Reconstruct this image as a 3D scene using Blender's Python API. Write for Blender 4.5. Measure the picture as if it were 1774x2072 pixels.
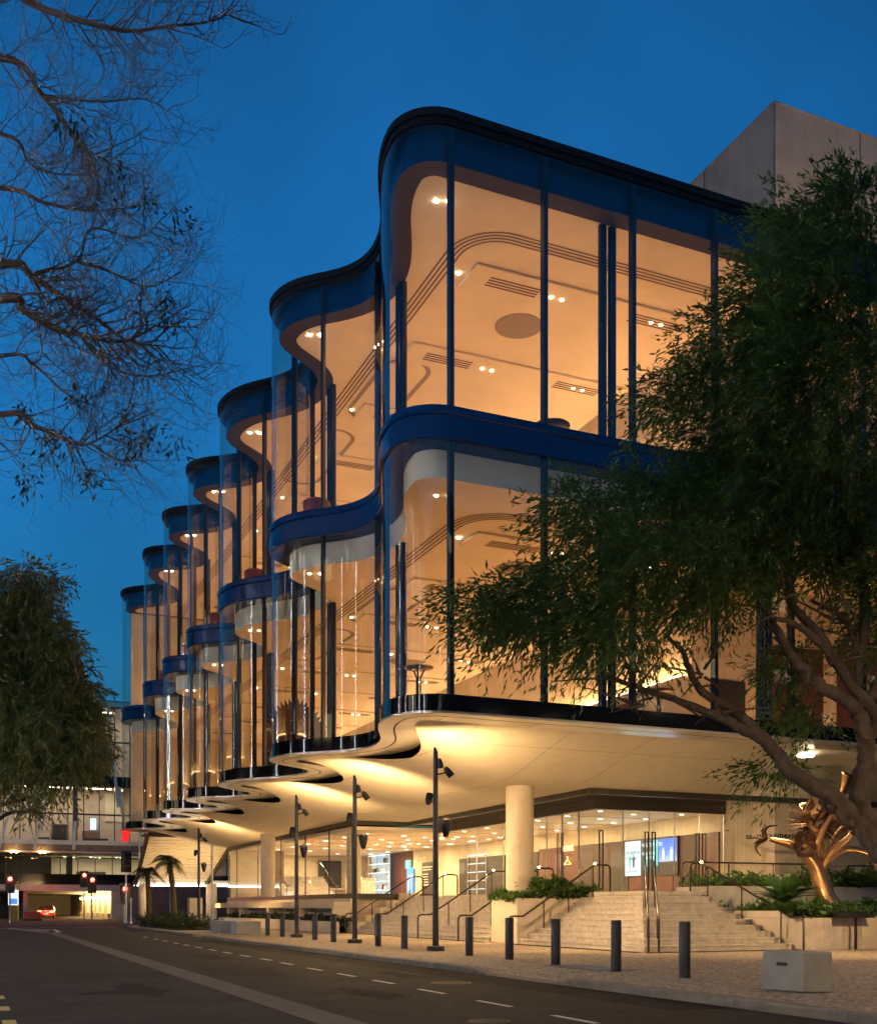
import bpy, bmesh, math, random
import numpy as np
from mathutils import Vector, Matrix

random.seed(7)
RNG = np.random.default_rng(7)
for o in list(bpy.data.objects):
    bpy.data.objects.remove(o, do_unlink=True)
SC = bpy.context.scene
COL = SC.collection
R = math.radians

# ------------------------------------------------------------------ camera, world, exposure
CAMZ = 1.45
TH = math.atan((887 + 79) / 2222.0)          # camera looks 23.5 degrees to the right of the street
cd = bpy.data.cameras.new('camera')
cam = bpy.data.objects.new('camera', cd)
COL.objects.link(cam)
cam.location = (0, 0, CAMZ)
cam.rotation_euler = (R(90), 0, -TH)
cd.sensor_fit = 'HORIZONTAL'
cd.sensor_width = 36.0
cd.lens = 36.0 * 2222 / 1774
cd.shift_y = (1835 - 1036) / 1774.0 * 1.0
cd.clip_end = 3000
SC.camera = cam

W = bpy.data.worlds.new('World')
SC.world = W
W.use_nodes = True
wn = W.node_tree.nodes
wl = W.node_tree.links
wn.clear()
wo = wn.new('ShaderNodeOutputWorld')
bg = wn.new('ShaderNodeBackground')
SKY_STRENGTH = 0.135
sky = wn.new('ShaderNodeTexSky')
sky.sky_type = 'NISHITA'
sky.sun_disc = False
sky.sun_elevation = R(0.5)
sky.sun_rotation = R(200)
sky.ozone_density = 5.0
tint = wn.new('ShaderNodeMix')               # white balance of the dusk sky
tint.data_type = 'RGBA'
tint.blend_type = 'MULTIPLY'
tint.inputs[0].default_value = 1.0
tint.inputs[7].default_value = (0.60, 1.42, 1.06, 1)
bg.inputs['Strength'].default_value = SKY_STRENGTH
wl.new(sky.outputs[0], tint.inputs[6])
tc = wn.new('ShaderNodeTexCoord')            # thin dusk cloud
cn = wn.new('ShaderNodeTexNoise')
cn.inputs['Scale'].default_value = 1.9
cn.inputs['Detail'].default_value = 4
cn.inputs['Roughness'].default_value = 0.55
wl.new(tc.outputs['Generated'], cn.inputs['Vector'])
cm = wn.new('ShaderNodeMapRange')
cm.inputs[1].default_value = 0.35
cm.inputs[2].default_value = 0.70
cm.inputs[3].default_value = 0.68
cm.inputs[4].default_value = 1.28
wl.new(cn.outputs[0], cm.inputs[0])
cl_ = wn.new('ShaderNodeMix')
cl_.data_type = 'RGBA'
cl_.blend_type = 'MULTIPLY'
cl_.inputs[0].default_value = 1.0
wl.new(tint.outputs[2], cl_.inputs[6])
wl.new(cm.outputs[0], cl_.inputs[7])
wl.new(cl_.outputs[2], bg.inputs['Color'])
wl.new(bg.outputs[0], wo.inputs['Surface'])

SC.view_settings.view_transform = 'Standard'
SC.view_settings.look = 'None'
SC.view_settings.gamma = 1
SC.view_settings.use_curve_mapping = False
SC.view_settings.exposure = 2.0
SC.render.engine = 'CYCLES'
cy = SC.cycles
cy.max_bounces = 8
cy.diffuse_bounces = 3
cy.glossy_bounces = 3
cy.transmission_bounces = 4
cy.transparent_max_bounces = 40
cy.sample_clamp_indirect = 3.0
cy.sample_clamp_direct = 0.0
cy.caustics_reflective = False
cy.caustics_refractive = False
cy.use_denoising = True

# ------------------------------------------------------------------ helpers
def ray(x, y):                       # direction of the photograph's sight line through a picture point
    a = (x - 887) / 2222.0
    b = (1835 - y) / 2222.0
    return (math.sin(TH) + a * math.cos(TH), math.cos(TH) - a * math.sin(TH), b)
def hit_t(x, y, T):
    d = ray(x, y); k = T / d[0]
    return Vector((T, d[1] * k, CAMZ + d[2] * k))
def hit_s(x, y, S):
    d = ray(x, y); k = S / d[1]
    return Vector((d[0] * k, S, CAMZ + d[2] * k))
def hit_z(x, y, Z):
    d = ray(x, y); k = (Z - CAMZ) / d[2]
    return Vector((d[0] * k, d[1] * k, Z))
def at_d(x, y, d):
    r = ray(x, y)
    return Vector((r[0] * d, r[1] * d, CAMZ + r[2] * d))

WL = {}                              # world location of every empty (children are built in world coordinates)
def tag(o, label=None, cat=None, group=None, kind=None):
    if label: o['label'] = label
    if cat: o['category'] = cat
    if group: o['group'] = group
    if kind: o['kind'] = kind
    return o
def thing(name, loc, label, cat, group=None, parent=None):
    o = bpy.data.objects.new(name, None)
    o.empty_display_size = 0.3
    COL.objects.link(o)
    o.location = loc
    WL[o.name] = Vector(loc)
    return tag(o, label, cat, group)
def wloc(o):
    v = Vector((0, 0, 0))
    while o is not None:
        v += Vector(o.location); o = o.parent
    return v
def mesh_obj(name, me, material, parent=None, kind=None):
    o = bpy.data.objects.new(name, me)
    COL.objects.link(o)
    if material: me.materials.append(material)
    if parent is not None:
        o.parent = parent
        off = wloc(parent)
        if off.length > 0:
            me.transform(Matrix.Translation(-off))
    if kind: o['kind'] = kind
    return o
def link_copy(o, parent=None, loc=None, rot=None):
    c = o.copy(); COL.objects.link(c)
    if parent is not None: c.parent = parent
    if loc is not None: c.location = loc
    if rot is not None: c.rotation_euler = rot
    for ch in list(o.children):
        link_copy(ch, c)
    return c

class MB:
    def __init__(s): s.v = []; s.f = []
    def add(s, vs, fs):
        b = len(s.v)
        s.v += [tuple(p) for p in vs]
        s.f += [tuple(b + i for i in f) for f in fs]
        return s
    def box(s, x0, x1, y0, y1, z0, z1):
        return s.add([(x0,y0,z0),(x1,y0,z0),(x1,y1,z0),(x0,y1,z0),(x0,y0,z1),(x1,y0,z1),(x1,y1,z1),(x0,y1,z1)],
                     [(3,2,1,0),(4,5,6,7),(0,1,5,4),(1,2,6,5),(2,3,7,6),(3,0,4,7)])
    def beam(s, a, b, w, h):                       # box from a to b, w across, h deep
        a = Vector(a); b = Vector(b); d = (b - a).normalized()
        up = Vector((0,0,1)) if abs(d.z) < 0.95 else Vector((0,1,0))
        x = d.cross(up).normalized() * w / 2; y = d.cross(x).normalized() * h / 2
        vs = [a-x-y, a+x-y, a+x+y, a-x+y, b-x-y, b+x-y, b+x+y, b-x+y]
        return s.add(vs, [(3,2,1,0),(4,5,6,7),(0,1,5,4),(1,2,6,5),(2,3,7,6),(3,0,4,7)])
    def tube(s, pts, r, n=8, caps=True):
        pts = [Vector(p) for p in pts]
        m = len(pts)
        rr = list(r) if hasattr(r, '__len__') else [r] * m
        t0 = (pts[1] - pts[0]).normalized()
        up = Vector((0,0,1)) if abs(t0.z) < 0.9 else Vector((1,0,0))
        x = t0.cross(up).normalized()
        vs = []
        for i in range(m):
            if i == 0: t = pts[1] - pts[0]
            elif i == m-1: t = pts[-1] - pts[-2]
            else: t = (pts[i+1]-pts[i]).normalized() + (pts[i]-pts[i-1]).normalized()
            if t.length < 1e-9: t = t0
            t = t.normalized()
            x = x - t * x.dot(t)
            if x.length < 1e-6: x = t.orthogonal()
            x = x.normalized(); y = t.cross(x)
            for k in range(n):
                an = 2*math.pi*k/n
                vs.append(pts[i] + (x*math.cos(an) + y*math.sin(an)) * rr[i])
        fs = []
        for i in range(m-1):
            for k in range(n):
                k2 = (k+1) % n
                fs.append((i*n+k, i*n+k2, (i+1)*n+k2, (i+1)*n+k))
        if caps:
            fs.append(tuple(range(n-1, -1, -1))); fs.append(tuple((m-1)*n + k for k in range(n)))
        return s.add(vs, fs)
    def cyl(s, x, y, z0, z1, r, n=24):
        return s.tube([(x,y,z0),(x,y,z1)], r, n)
    def lathe(s, prof, c=(0,0,0), n=20, M=None):   # prof: list of (r, z)
        vs = []
        for (r, z) in prof:
            for k in range(n):
                an = 2*math.pi*k/n
                p = Vector((r*math.cos(an), r*math.sin(an), z))
                if M is not None: p = M @ p
                vs.append(p + Vector(c))
        fs = []
        for i in range(len(prof)-1):
            for k in range(n):
                k2 = (k+1) % n
                fs.append((i*n+k, i*n+k2, (i+1)*n+k2, (i+1)*n+k))
        fs.append(tuple(range(n-1,-1,-1))); fs.append(tuple((len(prof)-1)*n+k for k in range(n)))
        return s.add(vs, fs)
    def prism(s, poly, z0, z1):
        n = len(poly)
        vs = [(p[0],p[1],z0) for p in poly] + [(p[0],p[1],z1) for p in poly]
        fs = [(i, (i+1)%n, n+(i+1)%n, n+i) for i in range(n)]
        fs += [tuple(range(n-1,-1,-1)), tuple(range(n, 2*n))]
        return s.add(vs, fs)
    def strip(s, A, B):
        n = len(A)
        return s.add(list(A)+list(B), [(i, i+1, n+i+1, n+i) for i in range(n-1)])
    def quad(s, a, b, c, d): return s.add([a,b,c,d], [(0,1,2,3)])
    def mesh(s, name, smooth=False, bevel=0.0, recalc=False):
        me = bpy.data.meshes.new(name)
        me.from_pydata(s.v, [], s.f)
        if bevel > 0 or recalc:
            bm = bmesh.new(); bm.from_mesh(me)
            bmesh.ops.recalc_face_normals(bm, faces=bm.faces)
            if bevel > 0:
                bmesh.ops.bevel(bm, geom=[e for e in bm.edges if len(e.link_faces) == 2 and e.calc_face_angle(0) > 0.5],
                                offset=bevel, segments=2, affect='EDGES', profile=0.6)
            bm.to_mesh(me); bm.free()
        if smooth:
            me.polygons.foreach_set('use_smooth', [True]*len(me.polygons))
            me.set_sharp_from_angle(angle=R(38))
        me.update()
        return me
    def build(s, name, material, parent=None, smooth=False, bevel=0.0, kind=None, recalc=False):
        return mesh_obj(name, s.mesh(name, smooth, bevel, recalc), material, parent, kind)

def np_mesh(name, V, F, material, parent=None, kind=None, smooth=False):   # V (n,3), F (m,k)
    me = bpy.data.meshes.new(name)
    m, k = F.shape
    me.vertices.add(len(V)); me.vertices.foreach_set('co', np.ascontiguousarray(V, dtype=np.float32).ravel())
    me.loops.add(m*k); me.loops.foreach_set('vertex_index', np.ascontiguousarray(F, dtype=np.int32).ravel())
    me.polygons.add(m); me.polygons.foreach_set('loop_start', np.arange(0, m*k, k, dtype=np.int32))
    if smooth: me.polygons.foreach_set('use_smooth', [True]*m)
    me.update(calc_edges=True)
    return mesh_obj(name, me, material, parent, kind)

# ------------------------------------------------------------------ materials
def mat(name, col, rough=0.6, metal=0.0, vary=0.0, vscale=3.0, bump=0.0, bscale=40.0, stretch=(1,1,1), spec=0.5,
        col2=None, obj_random=0.0, coat=0.0):
    m = bpy.data.materials.new(name); m.use_nodes = True
    nt = m.node_tree; n = nt.nodes; l = nt.links
    p = n['Principled BSDF']
    p.inputs['Roughness'].default_value = rough
    p.inputs['Metallic'].default_value = metal
    p.inputs['Specular IOR Level'].default_value = spec
    if coat: p.inputs['Coat Weight'].default_value = coat
    c4 = (*col, 1)
    out = None
    if vary > 0 or col2 is not None or bump > 0:
        geo = n.new('ShaderNodeNewGeometry')
        mp = n.new('ShaderNodeMapping'); mp.inputs['Scale'].default_value = stretch
        l.new(geo.outputs['Position'], mp.inputs['Vector'])
    if vary > 0 or col2 is not None:
        no = n.new('ShaderNodeTexNoise'); no.inputs['Scale'].default_value = vscale
        no.inputs['Detail'].default_value = 6; no.inputs['Roughness'].default_value = 0.65
        l.new(mp.outputs[0], no.inputs['Vector'])
        cr = n.new('ShaderNodeMapRange'); cr.inputs[1].default_value = 0.3; cr.inputs[2].default_value = 0.7
        l.new(no.outputs[0], cr.inputs[0])
        mx = n.new('ShaderNodeMix'); mx.data_type = 'RGBA'
        l.new(cr.outputs[0], mx.inputs[0])
        if col2 is None:
            mx.inputs[6].default_value = (*[c*(1-vary) for c in col], 1)
            mx.inputs[7].default_value = (*[min(1, c*(1+vary)) for c in col], 1)
        else:
            mx.inputs[6].default_value = c4; mx.inputs[7].default_value = (*col2, 1)
        out = mx.outputs[2]
    if obj_random > 0:
        oi = n.new('ShaderNodeObjectInfo')
        mr = n.new('ShaderNodeMapRange'); mr.inputs[3].default_value = 1-obj_random; mr.inputs[4].default_value = 1+obj_random
        l.new(oi.outputs['Random'], mr.inputs[0])
        hs = n.new('ShaderNodeHueSaturation')
        l.new(mr.outputs[0], hs.inputs['Value'])
        if out is not None: l.new(out, hs.inputs['Color'])
        else: hs.inputs['Color'].default_value = c4
        out = hs.outputs[0]
    if out is not None: l.new(out, p.inputs['Base Color'])
    else: p.inputs['Base Color'].default_value = c4
    if bump > 0:
        nb = n.new('ShaderNodeTexNoise'); nb.inputs['Scale'].default_value = bscale; nb.inputs['Detail'].default_value = 4
        l.new(mp.outputs[0], nb.inputs['Vector'])
        bp = n.new('ShaderNodeBump'); bp.inputs['Strength'].default_value = bump; bp.inputs['Distance'].default_value = 0.03
        l.new(nb.outputs[0], bp.inputs['Height']); l.new(bp.outputs[0], p.inputs['Normal'])
    return m
def emit(name, col, strength):
    m = bpy.data.materials.new(name); m.use_nodes = True
    p = m.node_tree.nodes['Principled BSDF']
    p.inputs['Base Color'].default_value = (*[c*0.2 for c in col], 1)
    p.inputs['Emission Color'].default_value = (*col, 1)
    p.inputs['Emission Strength'].default_value = strength
    return m
def glass(name, tint=(0.93, 0.96, 0.95), refl=0.06, wave=0.0, edge=0.9):
    m = bpy.data.materials.new(name); m.use_nodes = True
    nt = m.node_tree; n = nt.nodes; l = nt.links; n.clear()
    o = n.new('ShaderNodeOutputMaterial'); mix = n.new('ShaderNodeMixShader')
    tr = n.new('ShaderNodeBsdfTransparent'); tr.inputs[0].default_value = (*tint, 1)
    gl = n.new('ShaderNodeBsdfGlossy'); gl.inputs['Roughness'].default_value = 0.0
    lw = n.new('ShaderNodeLayerWeight'); lw.inputs['Blend'].default_value = 0.5
    pw = n.new('ShaderNodeMath'); pw.operation = 'POWER'; pw.inputs[1].default_value = 4.0
    l.new(lw.outputs['Facing'], pw.inputs[0])
    mr = n.new('ShaderNodeMapRange'); mr.inputs[3].default_value = refl; mr.inputs[4].default_value = edge
    l.new(pw.outputs[0], mr.inputs[0]); l.new(mr.outputs[0], mix.inputs[0])
    l.new(tr.outputs[0], mix.inputs[1]); l.new(gl.outputs[0], mix.inputs[2]); l.new(mix.outputs[0], o.inputs[0])
    if wave > 0:
        geo = n.new('ShaderNodeNewGeometry')
        nb = n.new('ShaderNodeTexNoise'); nb.inputs['Scale'].default_value = 0.8; nb.inputs['Detail'].default_value = 1
        l.new(geo.outputs['Position'], nb.inputs['Vector'])
        bp = n.new('ShaderNodeBump'); bp.inputs['Strength'].default_value = wave; bp.inputs['Distance'].default_value = 0.02
        l.new(nb.outputs[0], bp.inputs['Height']); l.new(bp.outputs[0], gl.inputs['Normal'])
    return m

def ribbed(name, col, axis_scale=(3,3,0.02), amount=0.35, rough=0.75):     # board-marked concrete: fine upright ribs
    m = mat(name, col, rough)
    nt = m.node_tree; n = nt.nodes; l = nt.links; p = n['Principled BSDF']
    geo = n.new('ShaderNodeNewGeometry'); mp = n.new('ShaderNodeMapping'); mp.inputs['Scale'].default_value = axis_scale
    l.new(geo.outputs['Position'], mp.inputs['Vector'])
    a = n.new('ShaderNodeTexNoise'); a.inputs['Scale'].default_value = 4.0; a.inputs['Detail'].default_value = 5; a.inputs['Roughness'].default_value = 0.8
    l.new(mp.outputs[0], a.inputs['Vector'])
    b = n.new('ShaderNodeTexNoise'); b.inputs['Scale'].default_value = 0.9; b.inputs['Detail'].default_value = 5
    l.new(geo.outputs['Position'], b.inputs['Vector'])
    ad = n.new('ShaderNodeMath'); ad.operation = 'ADD'; l.new(a.outputs[0], ad.inputs[0]); l.new(b.outputs[0], ad.inputs[1])
    mr = n.new('ShaderNodeMapRange'); mr.inputs[1].default_value = 0.7; mr.inputs[2].default_value = 1.3
    mr.inputs[3].default_value = 1-amount; mr.inputs[4].default_value = 1+amount*0.6
    l.new(ad.outputs[0], mr.inputs[0])
    mx = n.new('ShaderNodeMix'); mx.data_type = 'RGBA'; mx.blend_type = 'MULTIPLY'; mx.inputs[0].default_value = 1
    mx.inputs[6].default_value = (*col, 1); l.new(mr.outputs[0], mx.inputs[7])
    l.new(mx.outputs[2], p.inputs['Base Color'])
    bp = n.new('ShaderNodeBump'); bp.inputs['Strength'].default_value = 0.6; bp.inputs['Distance'].default_value = 0.02
    l.new(a.outputs[0], bp.inputs['Height']); l.new(bp.outputs[0], p.inputs['Normal'])
    return m

M = {}
M['asphalt'] = mat('asphalt', (0.021,0.019,0.0165), 0.85, vary=0.6, vscale=0.5, bump=0.9, bscale=22, spec=0.25)
M['aggregate'] = mat('exposed_aggregate', (0.20,0.15,0.105), 0.8, col2=(0.46,0.37,0.28), vscale=11, bump=1.0, bscale=16)
def speckle(m, scale, lo, hi):          # pebbles showing in the surface
    nt = m.node_tree; n = nt.nodes; l = nt.links; p = n['Principled BSDF']
    src = p.inputs['Base Color'].links[0].from_socket
    geo = n.new('ShaderNodeNewGeometry'); vo = n.new('ShaderNodeTexVoronoi'); vo.inputs['Scale'].default_value = scale
    l.new(geo.outputs['Position'], vo.inputs['Vector'])
    mr = n.new('ShaderNodeMapRange'); mr.inputs[3].default_value = lo; mr.inputs[4].default_value = hi
    sp_ = n.new('ShaderNodeSeparateColor'); l.new(vo.outputs['Color'], sp_.inputs[0]); l.new(sp_.outputs[0], mr.inputs[0])
    mx = n.new('ShaderNodeMix'); mx.data_type = 'RGBA'; mx.blend_type = 'MULTIPLY'; mx.inputs[0].default_value = 1
    l.new(src, mx.inputs[6]); l.new(mr.outputs[0], mx.inputs[7]); l.new(mx.outputs[2], p.inputs['Base Color'])
speckle(M['aggregate'], 15.0, 0.4, 1.5)
speckle(M['asphalt'], 14.0, 0.6, 1.5)
M['kerb'] = mat('kerb_concrete', (0.20,0.165,0.12), 0.8, vary=0.3, vscale=2.5, bump=0.4, bscale=30, obj_random=0.12)
M['paint'] = mat('road_paint', (0.75,0.73,0.66), 0.7, col2=(0.45,0.43,0.4), vscale=7)
M['yellow_paint'] = mat('yellow_road_paint', (0.6,0.48,0.1), 0.7, col2=(0.4,0.33,0.09), vscale=8)
M['median'] = mat('brick_paving', (0.062,0.05,0.042), 0.85, col2=(0.12,0.10,0.083), vscale=9, bump=0.5, bscale=14)
M['soffit'] = mat('soffit_plaster', (0.62,0.56,0.47), 0.85, vary=0.05, vscale=2, bump=0.12, bscale=60)
M['rim'] = mat('rim_metal', (0.62,0.56,0.5), 0.28, metal=0.75, vary=0.06, vscale=1.0)
M['groove'] = mat('dark_joint', (0.02,0.018,0.016), 0.8)
M['black_glass'] = mat('black_spandrel', (0.008,0.009,0.011), 0.06, spec=0.8)
M['navy'] = mat('navy_spandrel', (0.002,0.026,0.115), 0.2, spec=0.4, vary=0.08, vscale=0.6)
M['cap'] = mat('parapet_cap', (0.006,0.006,0.008), 0.55, spec=0.25)
M['mullion'] = mat('mullion_metal', (0.006,0.010,0.022), 0.3, spec=0.4)
M['ceiling'] = mat('ceiling_plaster', (0.74,0.65,0.54), 0.9, vary=0.07, vscale=0.45, bump=0.08, bscale=70)
M['shelf'] = mat('bulkhead_dark', (0.03,0.022,0.028), 0.8)
M['recess'] = mat('recess_grey', (0.30,0.24,0.20), 0.85)
M['slot'] = mat('slot_brown', (0.17,0.105,0.065), 0.8)
M['bulkhead'] = mat('bulkhead_pale', (0.78,0.72,0.62), 0.85)
M['floor_in'] = mat('interior_floor', (0.40,0.33,0.26), 0.5, vary=0.15, vscale=2)
M['column_blue'] = mat('twin_column_metal', (0.008,0.018,0.055), 0.22, spec=0.5)
M['conc'] = mat('pale_concrete', (0.52,0.45,0.35), 0.8, vary=0.14, vscale=1.2, bump=0.25, bscale=25)
M['conc_grey'] = mat('grey_concrete', (0.42,0.40,0.36), 0.75, vary=0.18, vscale=1.6, bump=0.2, bscale=30)
M['conc_block'] = mat('worn_block_concrete', (0.30,0.275,0.22), 0.8, col2=(0.40,0.37,0.30), vscale=2.2, bump=0.25, bscale=30)
M['rib_conc'] = ribbed('board_marked_concrete', (0.52,0.44,0.33))
M['rib_in'] = ribbed('fluted_plaster', (0.60,0.53,0.41), amount=0.22)
M['tower'] = ribbed('tower_concrete', (0.42,0.33,0.26), (1.4,1.4,0.02), 0.16)
M['stone'] = mat('stair_stone', (0.30,0.27,0.235), 0.72, col2=(0.52,0.47,0.41), vscale=3.4, bump=0.15, bscale=30, obj_random=0.045)
M['stone_clad'] = mat('planter_stone', (0.32,0.29,0.26), 0.7, col2=(0.52,0.46,0.40), vscale=2.2, bump=0.15, bscale=25, obj_random=0.12)
M['wood'] = ribbed('red_timber', (0.085,0.024,0.016), (5,5,0.03), 0.3, 0.45)
M['wood_dark'] = ribbed('dark_timber', (0.035,0.016,0.013), (5,5,0.03), 0.3, 0.4)
M['dark'] = mat('dark_interior', (0.03,0.026,0.024), 0.5)
M['black_metal'] = mat('black_powder_coat', (0.014,0.014,0.017), 0.38, vary=0.2, vscale=8)
M['rail'] = mat('bronze_handrail', (0.045,0.035,0.028), 0.35, metal=0.6)
M['handle'] = mat('dark_bronze_handle', (0.03,0.024,0.02), 0.4, metal=0.5)
M['bronze'] = mat('cast_bronze', (0.36,0.20,0.095), 0.36, metal=0.85, vary=0.35, vscale=2.2, bump=0.1, bscale=12)
M['bronze_dark'] = mat('dark_bronze', (0.085,0.042,0.025), 0.4, metal=0.8, vary=0.3, vscale=3)
M['steel'] = mat('galvanised_steel', (0.45,0.45,0.45), 0.4, metal=0.8)
M['fascia'] = mat('dark_fascia', (0.035,0.028,0.022), 0.5)
M['mirror_soffit'] = mat('polished_dark_soffit', (0.34,0.30,0.27), 0.06, metal=0.9)
M['bark'] = mat('bark', (0.15,0.105,0.065), 0.95, col2=(0.05,0.036,0.025), vscale=5, bump=0.9, bscale=9, stretch=(1,1,0.6))
M['bark_twig'] = mat('twig_bark', (0.15,0.115,0.095), 0.9, vary=0.3, vscale=4)
def leafm(name, a, b, vs=1.0, tr=0.45):
    m = mat(name, a, 0.5, col2=b, vscale=vs)
    nt = m.node_tree; n = nt.nodes; l = nt.links; p = n['Principled BSDF']
    src = p.inputs['Base Color'].links[0].from_socket
    t = n.new('ShaderNodeBsdfTranslucent'); l.new(src, t.inputs['Color'])
    mx = n.new('ShaderNodeMixShader'); mx.inputs[0].default_value = tr
    out = n['Material Output']
    l.new(p.outputs[0], mx.inputs[1]); l.new(t.outputs[0], mx.inputs[2]); l.new(mx.outputs[0], out.inputs['Surface'])
    return m
M['leaf'] = leafm('tree_leaf', (0.045,0.11,0.017), (0.12,0.20,0.035), 1.1)
M['leaf_left'] = leafm('olive_leaf', (0.10,0.13,0.03), (0.20,0.21,0.06), 1.0)
M['leaf_dark'] = leafm('dark_leaf', (0.02,0.035,0.015), (0.04,0.05,0.02), 1.0)
M['fern'] = leafm('fern_green', (0.045,0.12,0.025), (0.09,0.18,0.04), 3)
M['cover'] = leafm('shrub_green', (0.035,0.09,0.02), (0.10,0.19,0.04), 4)
M['soil'] = mat('soil', (0.03,0.022,0.016), 0.95, vary=0.3, vscale=10)
M['glass'] = glass('facade_glass', (0.91,0.91,0.86), 0.062, wave=0.22, edge=0.85)
M['glass_lobby'] = glass('lobby_glass', (0.94,0.97,0.95), 0.045, wave=0.05, edge=0.8)
M['table'] = mat('table_top', (0.09,0.035,0.022), 0.35)
M['ottoman'] = mat('red_leather', (0.28,0.04,0.03), 0.5, vary=0.15, vscale=5)
M['lamp_on'] = emit('lamp_disc', (1.0,0.80,0.50), 8)
M['lamp_hot'] = emit('bright_lamp_disc', (1.0,0.85,0.6), 40)
M['lamp_white'] = emit('lobby_lamp', (1.0,0.90,0.7), 1.3)
M['red_on'] = emit('red_signal', (1.0,0.03,0.015), 20)
M['tail'] = emit('tail_lamp', (1.0,0.05,0.02), 14)
M['amber'] = emit('amber_lamp', (1.0,0.62,0.22), 25)
M['white_text'] = mat('white_lettering', (0.8,0.78,0.72), 0.5)
M['dark_text'] = mat('dark_lettering', (0.02,0.016,0.012), 0.5)

WARM = (1.0, 0.43, 0.115)
WARM2 = (1.0, 0.66, 0.32)
SOFT = (1.0, 0.62, 0.25)
LIGHTS_K = 1.0
def area(name, loc, energy, sx, sy, rot=(0,0,0), color=WARM, parent=None):
    d = bpy.data.lights.new(name, 'AREA'); d.shape = 'RECTANGLE'; d.size = sx; d.size_y = sy
    d.energy = energy*LIGHTS_K; d.color = color
    o = bpy.data.objects.new(name, d); COL.objects.link(o); o.location = loc; o.rotation_euler = rot
    return o
def spot(name, loc, target, energy, angle=70, blend=0.8, color=WARM, size=0.06):
    d = bpy.data.lights.new(name, 'SPOT'); d.energy = energy*LIGHTS_K; d.spot_size = R(angle); d.spot_blend = blend; d.color = color
    d.shadow_soft_size = size
    o = bpy.data.objects.new(name, d); COL.objects.link(o); o.location = loc
    o.rotation_euler = (Vector(target)-Vector(loc)).to_track_quat('-Z','Y').to_euler()
    return o
def point(name, loc, energy, color=WARM, size=0.06):
    d = bpy.data.lights.new(name, 'POINT'); d.energy = energy*LIGHTS_K; d.color = color; d.shadow_soft_size = size
    o = bpy.data.objects.new(name, d); COL.objects.link(o); o.location = loc
    return o
def text(body, size, origin, xdir, ydir, material, parent, name='lettering', extrude=0.01, align='LEFT', spacing=1.0):
    cu = bpy.data.curves.new(name, 'FONT'); cu.body = body; cu.size = size; cu.extrude = extrude; cu.align_x = align
    cu.space_character = spacing
    cu.resolution_u = 3
    o = bpy.data.objects.new(name + '_tmp', cu); COL.objects.link(o)
    bpy.context.view_layer.update()
    dg = bpy.context.evaluated_depsgraph_get()
    me = bpy.data.meshes.new_from_object(o.evaluated_get(dg))
    bpy.data.objects.remove(o, do_unlink=True); bpy.data.curves.remove(cu)
    x = Vector(xdir).normalized(); y = Vector(ydir).normalized(); z = x.cross(y)
    mt = Matrix(((x.x,y.x,z.x,origin[0]),(x.y,y.y,z.y,origin[1]),(x.z,y.z,z.z,origin[2]),(0,0,0,1)))
    me.transform(mt)
    me.materials.clear()
    me.name = name
    return mesh_obj(name, me, material, parent)
def smooth(x): x = max(0, min(1, x)); return x*x*(3-2*x)
def offset(path, d):                     # + is towards the building's inside (right of travel)
    out = []
    n = len(path)
    for i in range(n):
        a = Vector(path[max(0,i-1)][:2]); b = Vector(path[min(n-1,i+1)][:2])
        t = (b-a).normalized(); nn = Vector((t.y, -t.x))
        dd = d[i] if hasattr(d,'__len__') else d
        out.append((path[i][0]+nn.x*dd, path[i][1]+nn.y*dd))
    return out
def z3(path, z): return [(p[0],p[1],z) for p in path]

# ------------------------------------------------------------------ the theatre: glass facade in plan
F0 = 30.9                              # right facade line (runs along +X)
TIPS = [(43.3,11.55),(53.3,11.6),(61.6,11.6),(69.5,11.6),(77.4,11.6),(88.2,11.5)]
VALS = [(38.4,14.1),(47.1,14.2),(57.6,14.2),(65.8,14.2),(73.9,14.2),(83.6,14.1)]
PATH = []; PH = []; SEAMS = []         # PH: 0 on a bulge tip .. 1 in a valley
def addp(t, s, ph): PATH.append((t, s)); PH.append(ph)
seam_x = [48.0, 44.0, 40.65, 37.3, 33.95, 30.6, 27.25, 23.9, 20.55, 17.2, 13.9]
for x in seam_x:
    SEAMS.append(len(PATH)); addp(x, F0, 0.55)
    if x > 13.9:
        nx = seam_x[seam_x.index(x)+1]
        for f in (0.25,0.5,0.75): addp(x+(nx-x)*f, F0, 0.55)
for k in range(1, 11):                 # rounded corner
    an = R(9*k)
    addp(13.9-1.45*math.sin(an), F0+1.45-1.45*math.cos(an), 0.55*(1-k/10))
def half_wave(p0, p1, ph0, ph1, n=14, omega=R(57)):
    us = [i/200 for i in range(201)]
    s = [0]; t = [0]
    for i in range(200):
        th = omega*math.sin(math.pi*(us[i]+us[i+1])/2)
        s.append(s[-1]+math.cos(th)); t.append(t[-1]+math.sin(th))
    for k in range(1, n+1):
        i = round(200*k/n)
        addp(p0[1]+(p1[1]-p0[1])*t[i]/t[-1], p0[0]+(p1[0]-p0[0])*s[i]/s[-1], ph0+(ph1-ph0)*k/n)
        if k == n//2 or (k == n and ph1 == 1): SEAMS.append(len(PATH)-1)
prev = (F0+1.45, 12.45)
half_wave(prev, VALS[0], 0, 1, omega=R(22))
for i in range(6):
    half_wave(VALS[i], TIPS[i], 1, 0)
    if i < 5: half_wave(TIPS[i], VALS[i+1], 0, 1)
for k in range(1, 9):                  # far end turns back in
    an = R(90*k/8)
    addp(11.5+1.5-1.5*math.cos(an), 88.2+1.6*math.sin(an), 0.3*k/8)
SEAMS.append(len(PATH)-1)
addp(20.0, 89.8, 0.3); SEAMS.append(len(PATH)-1)
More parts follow.
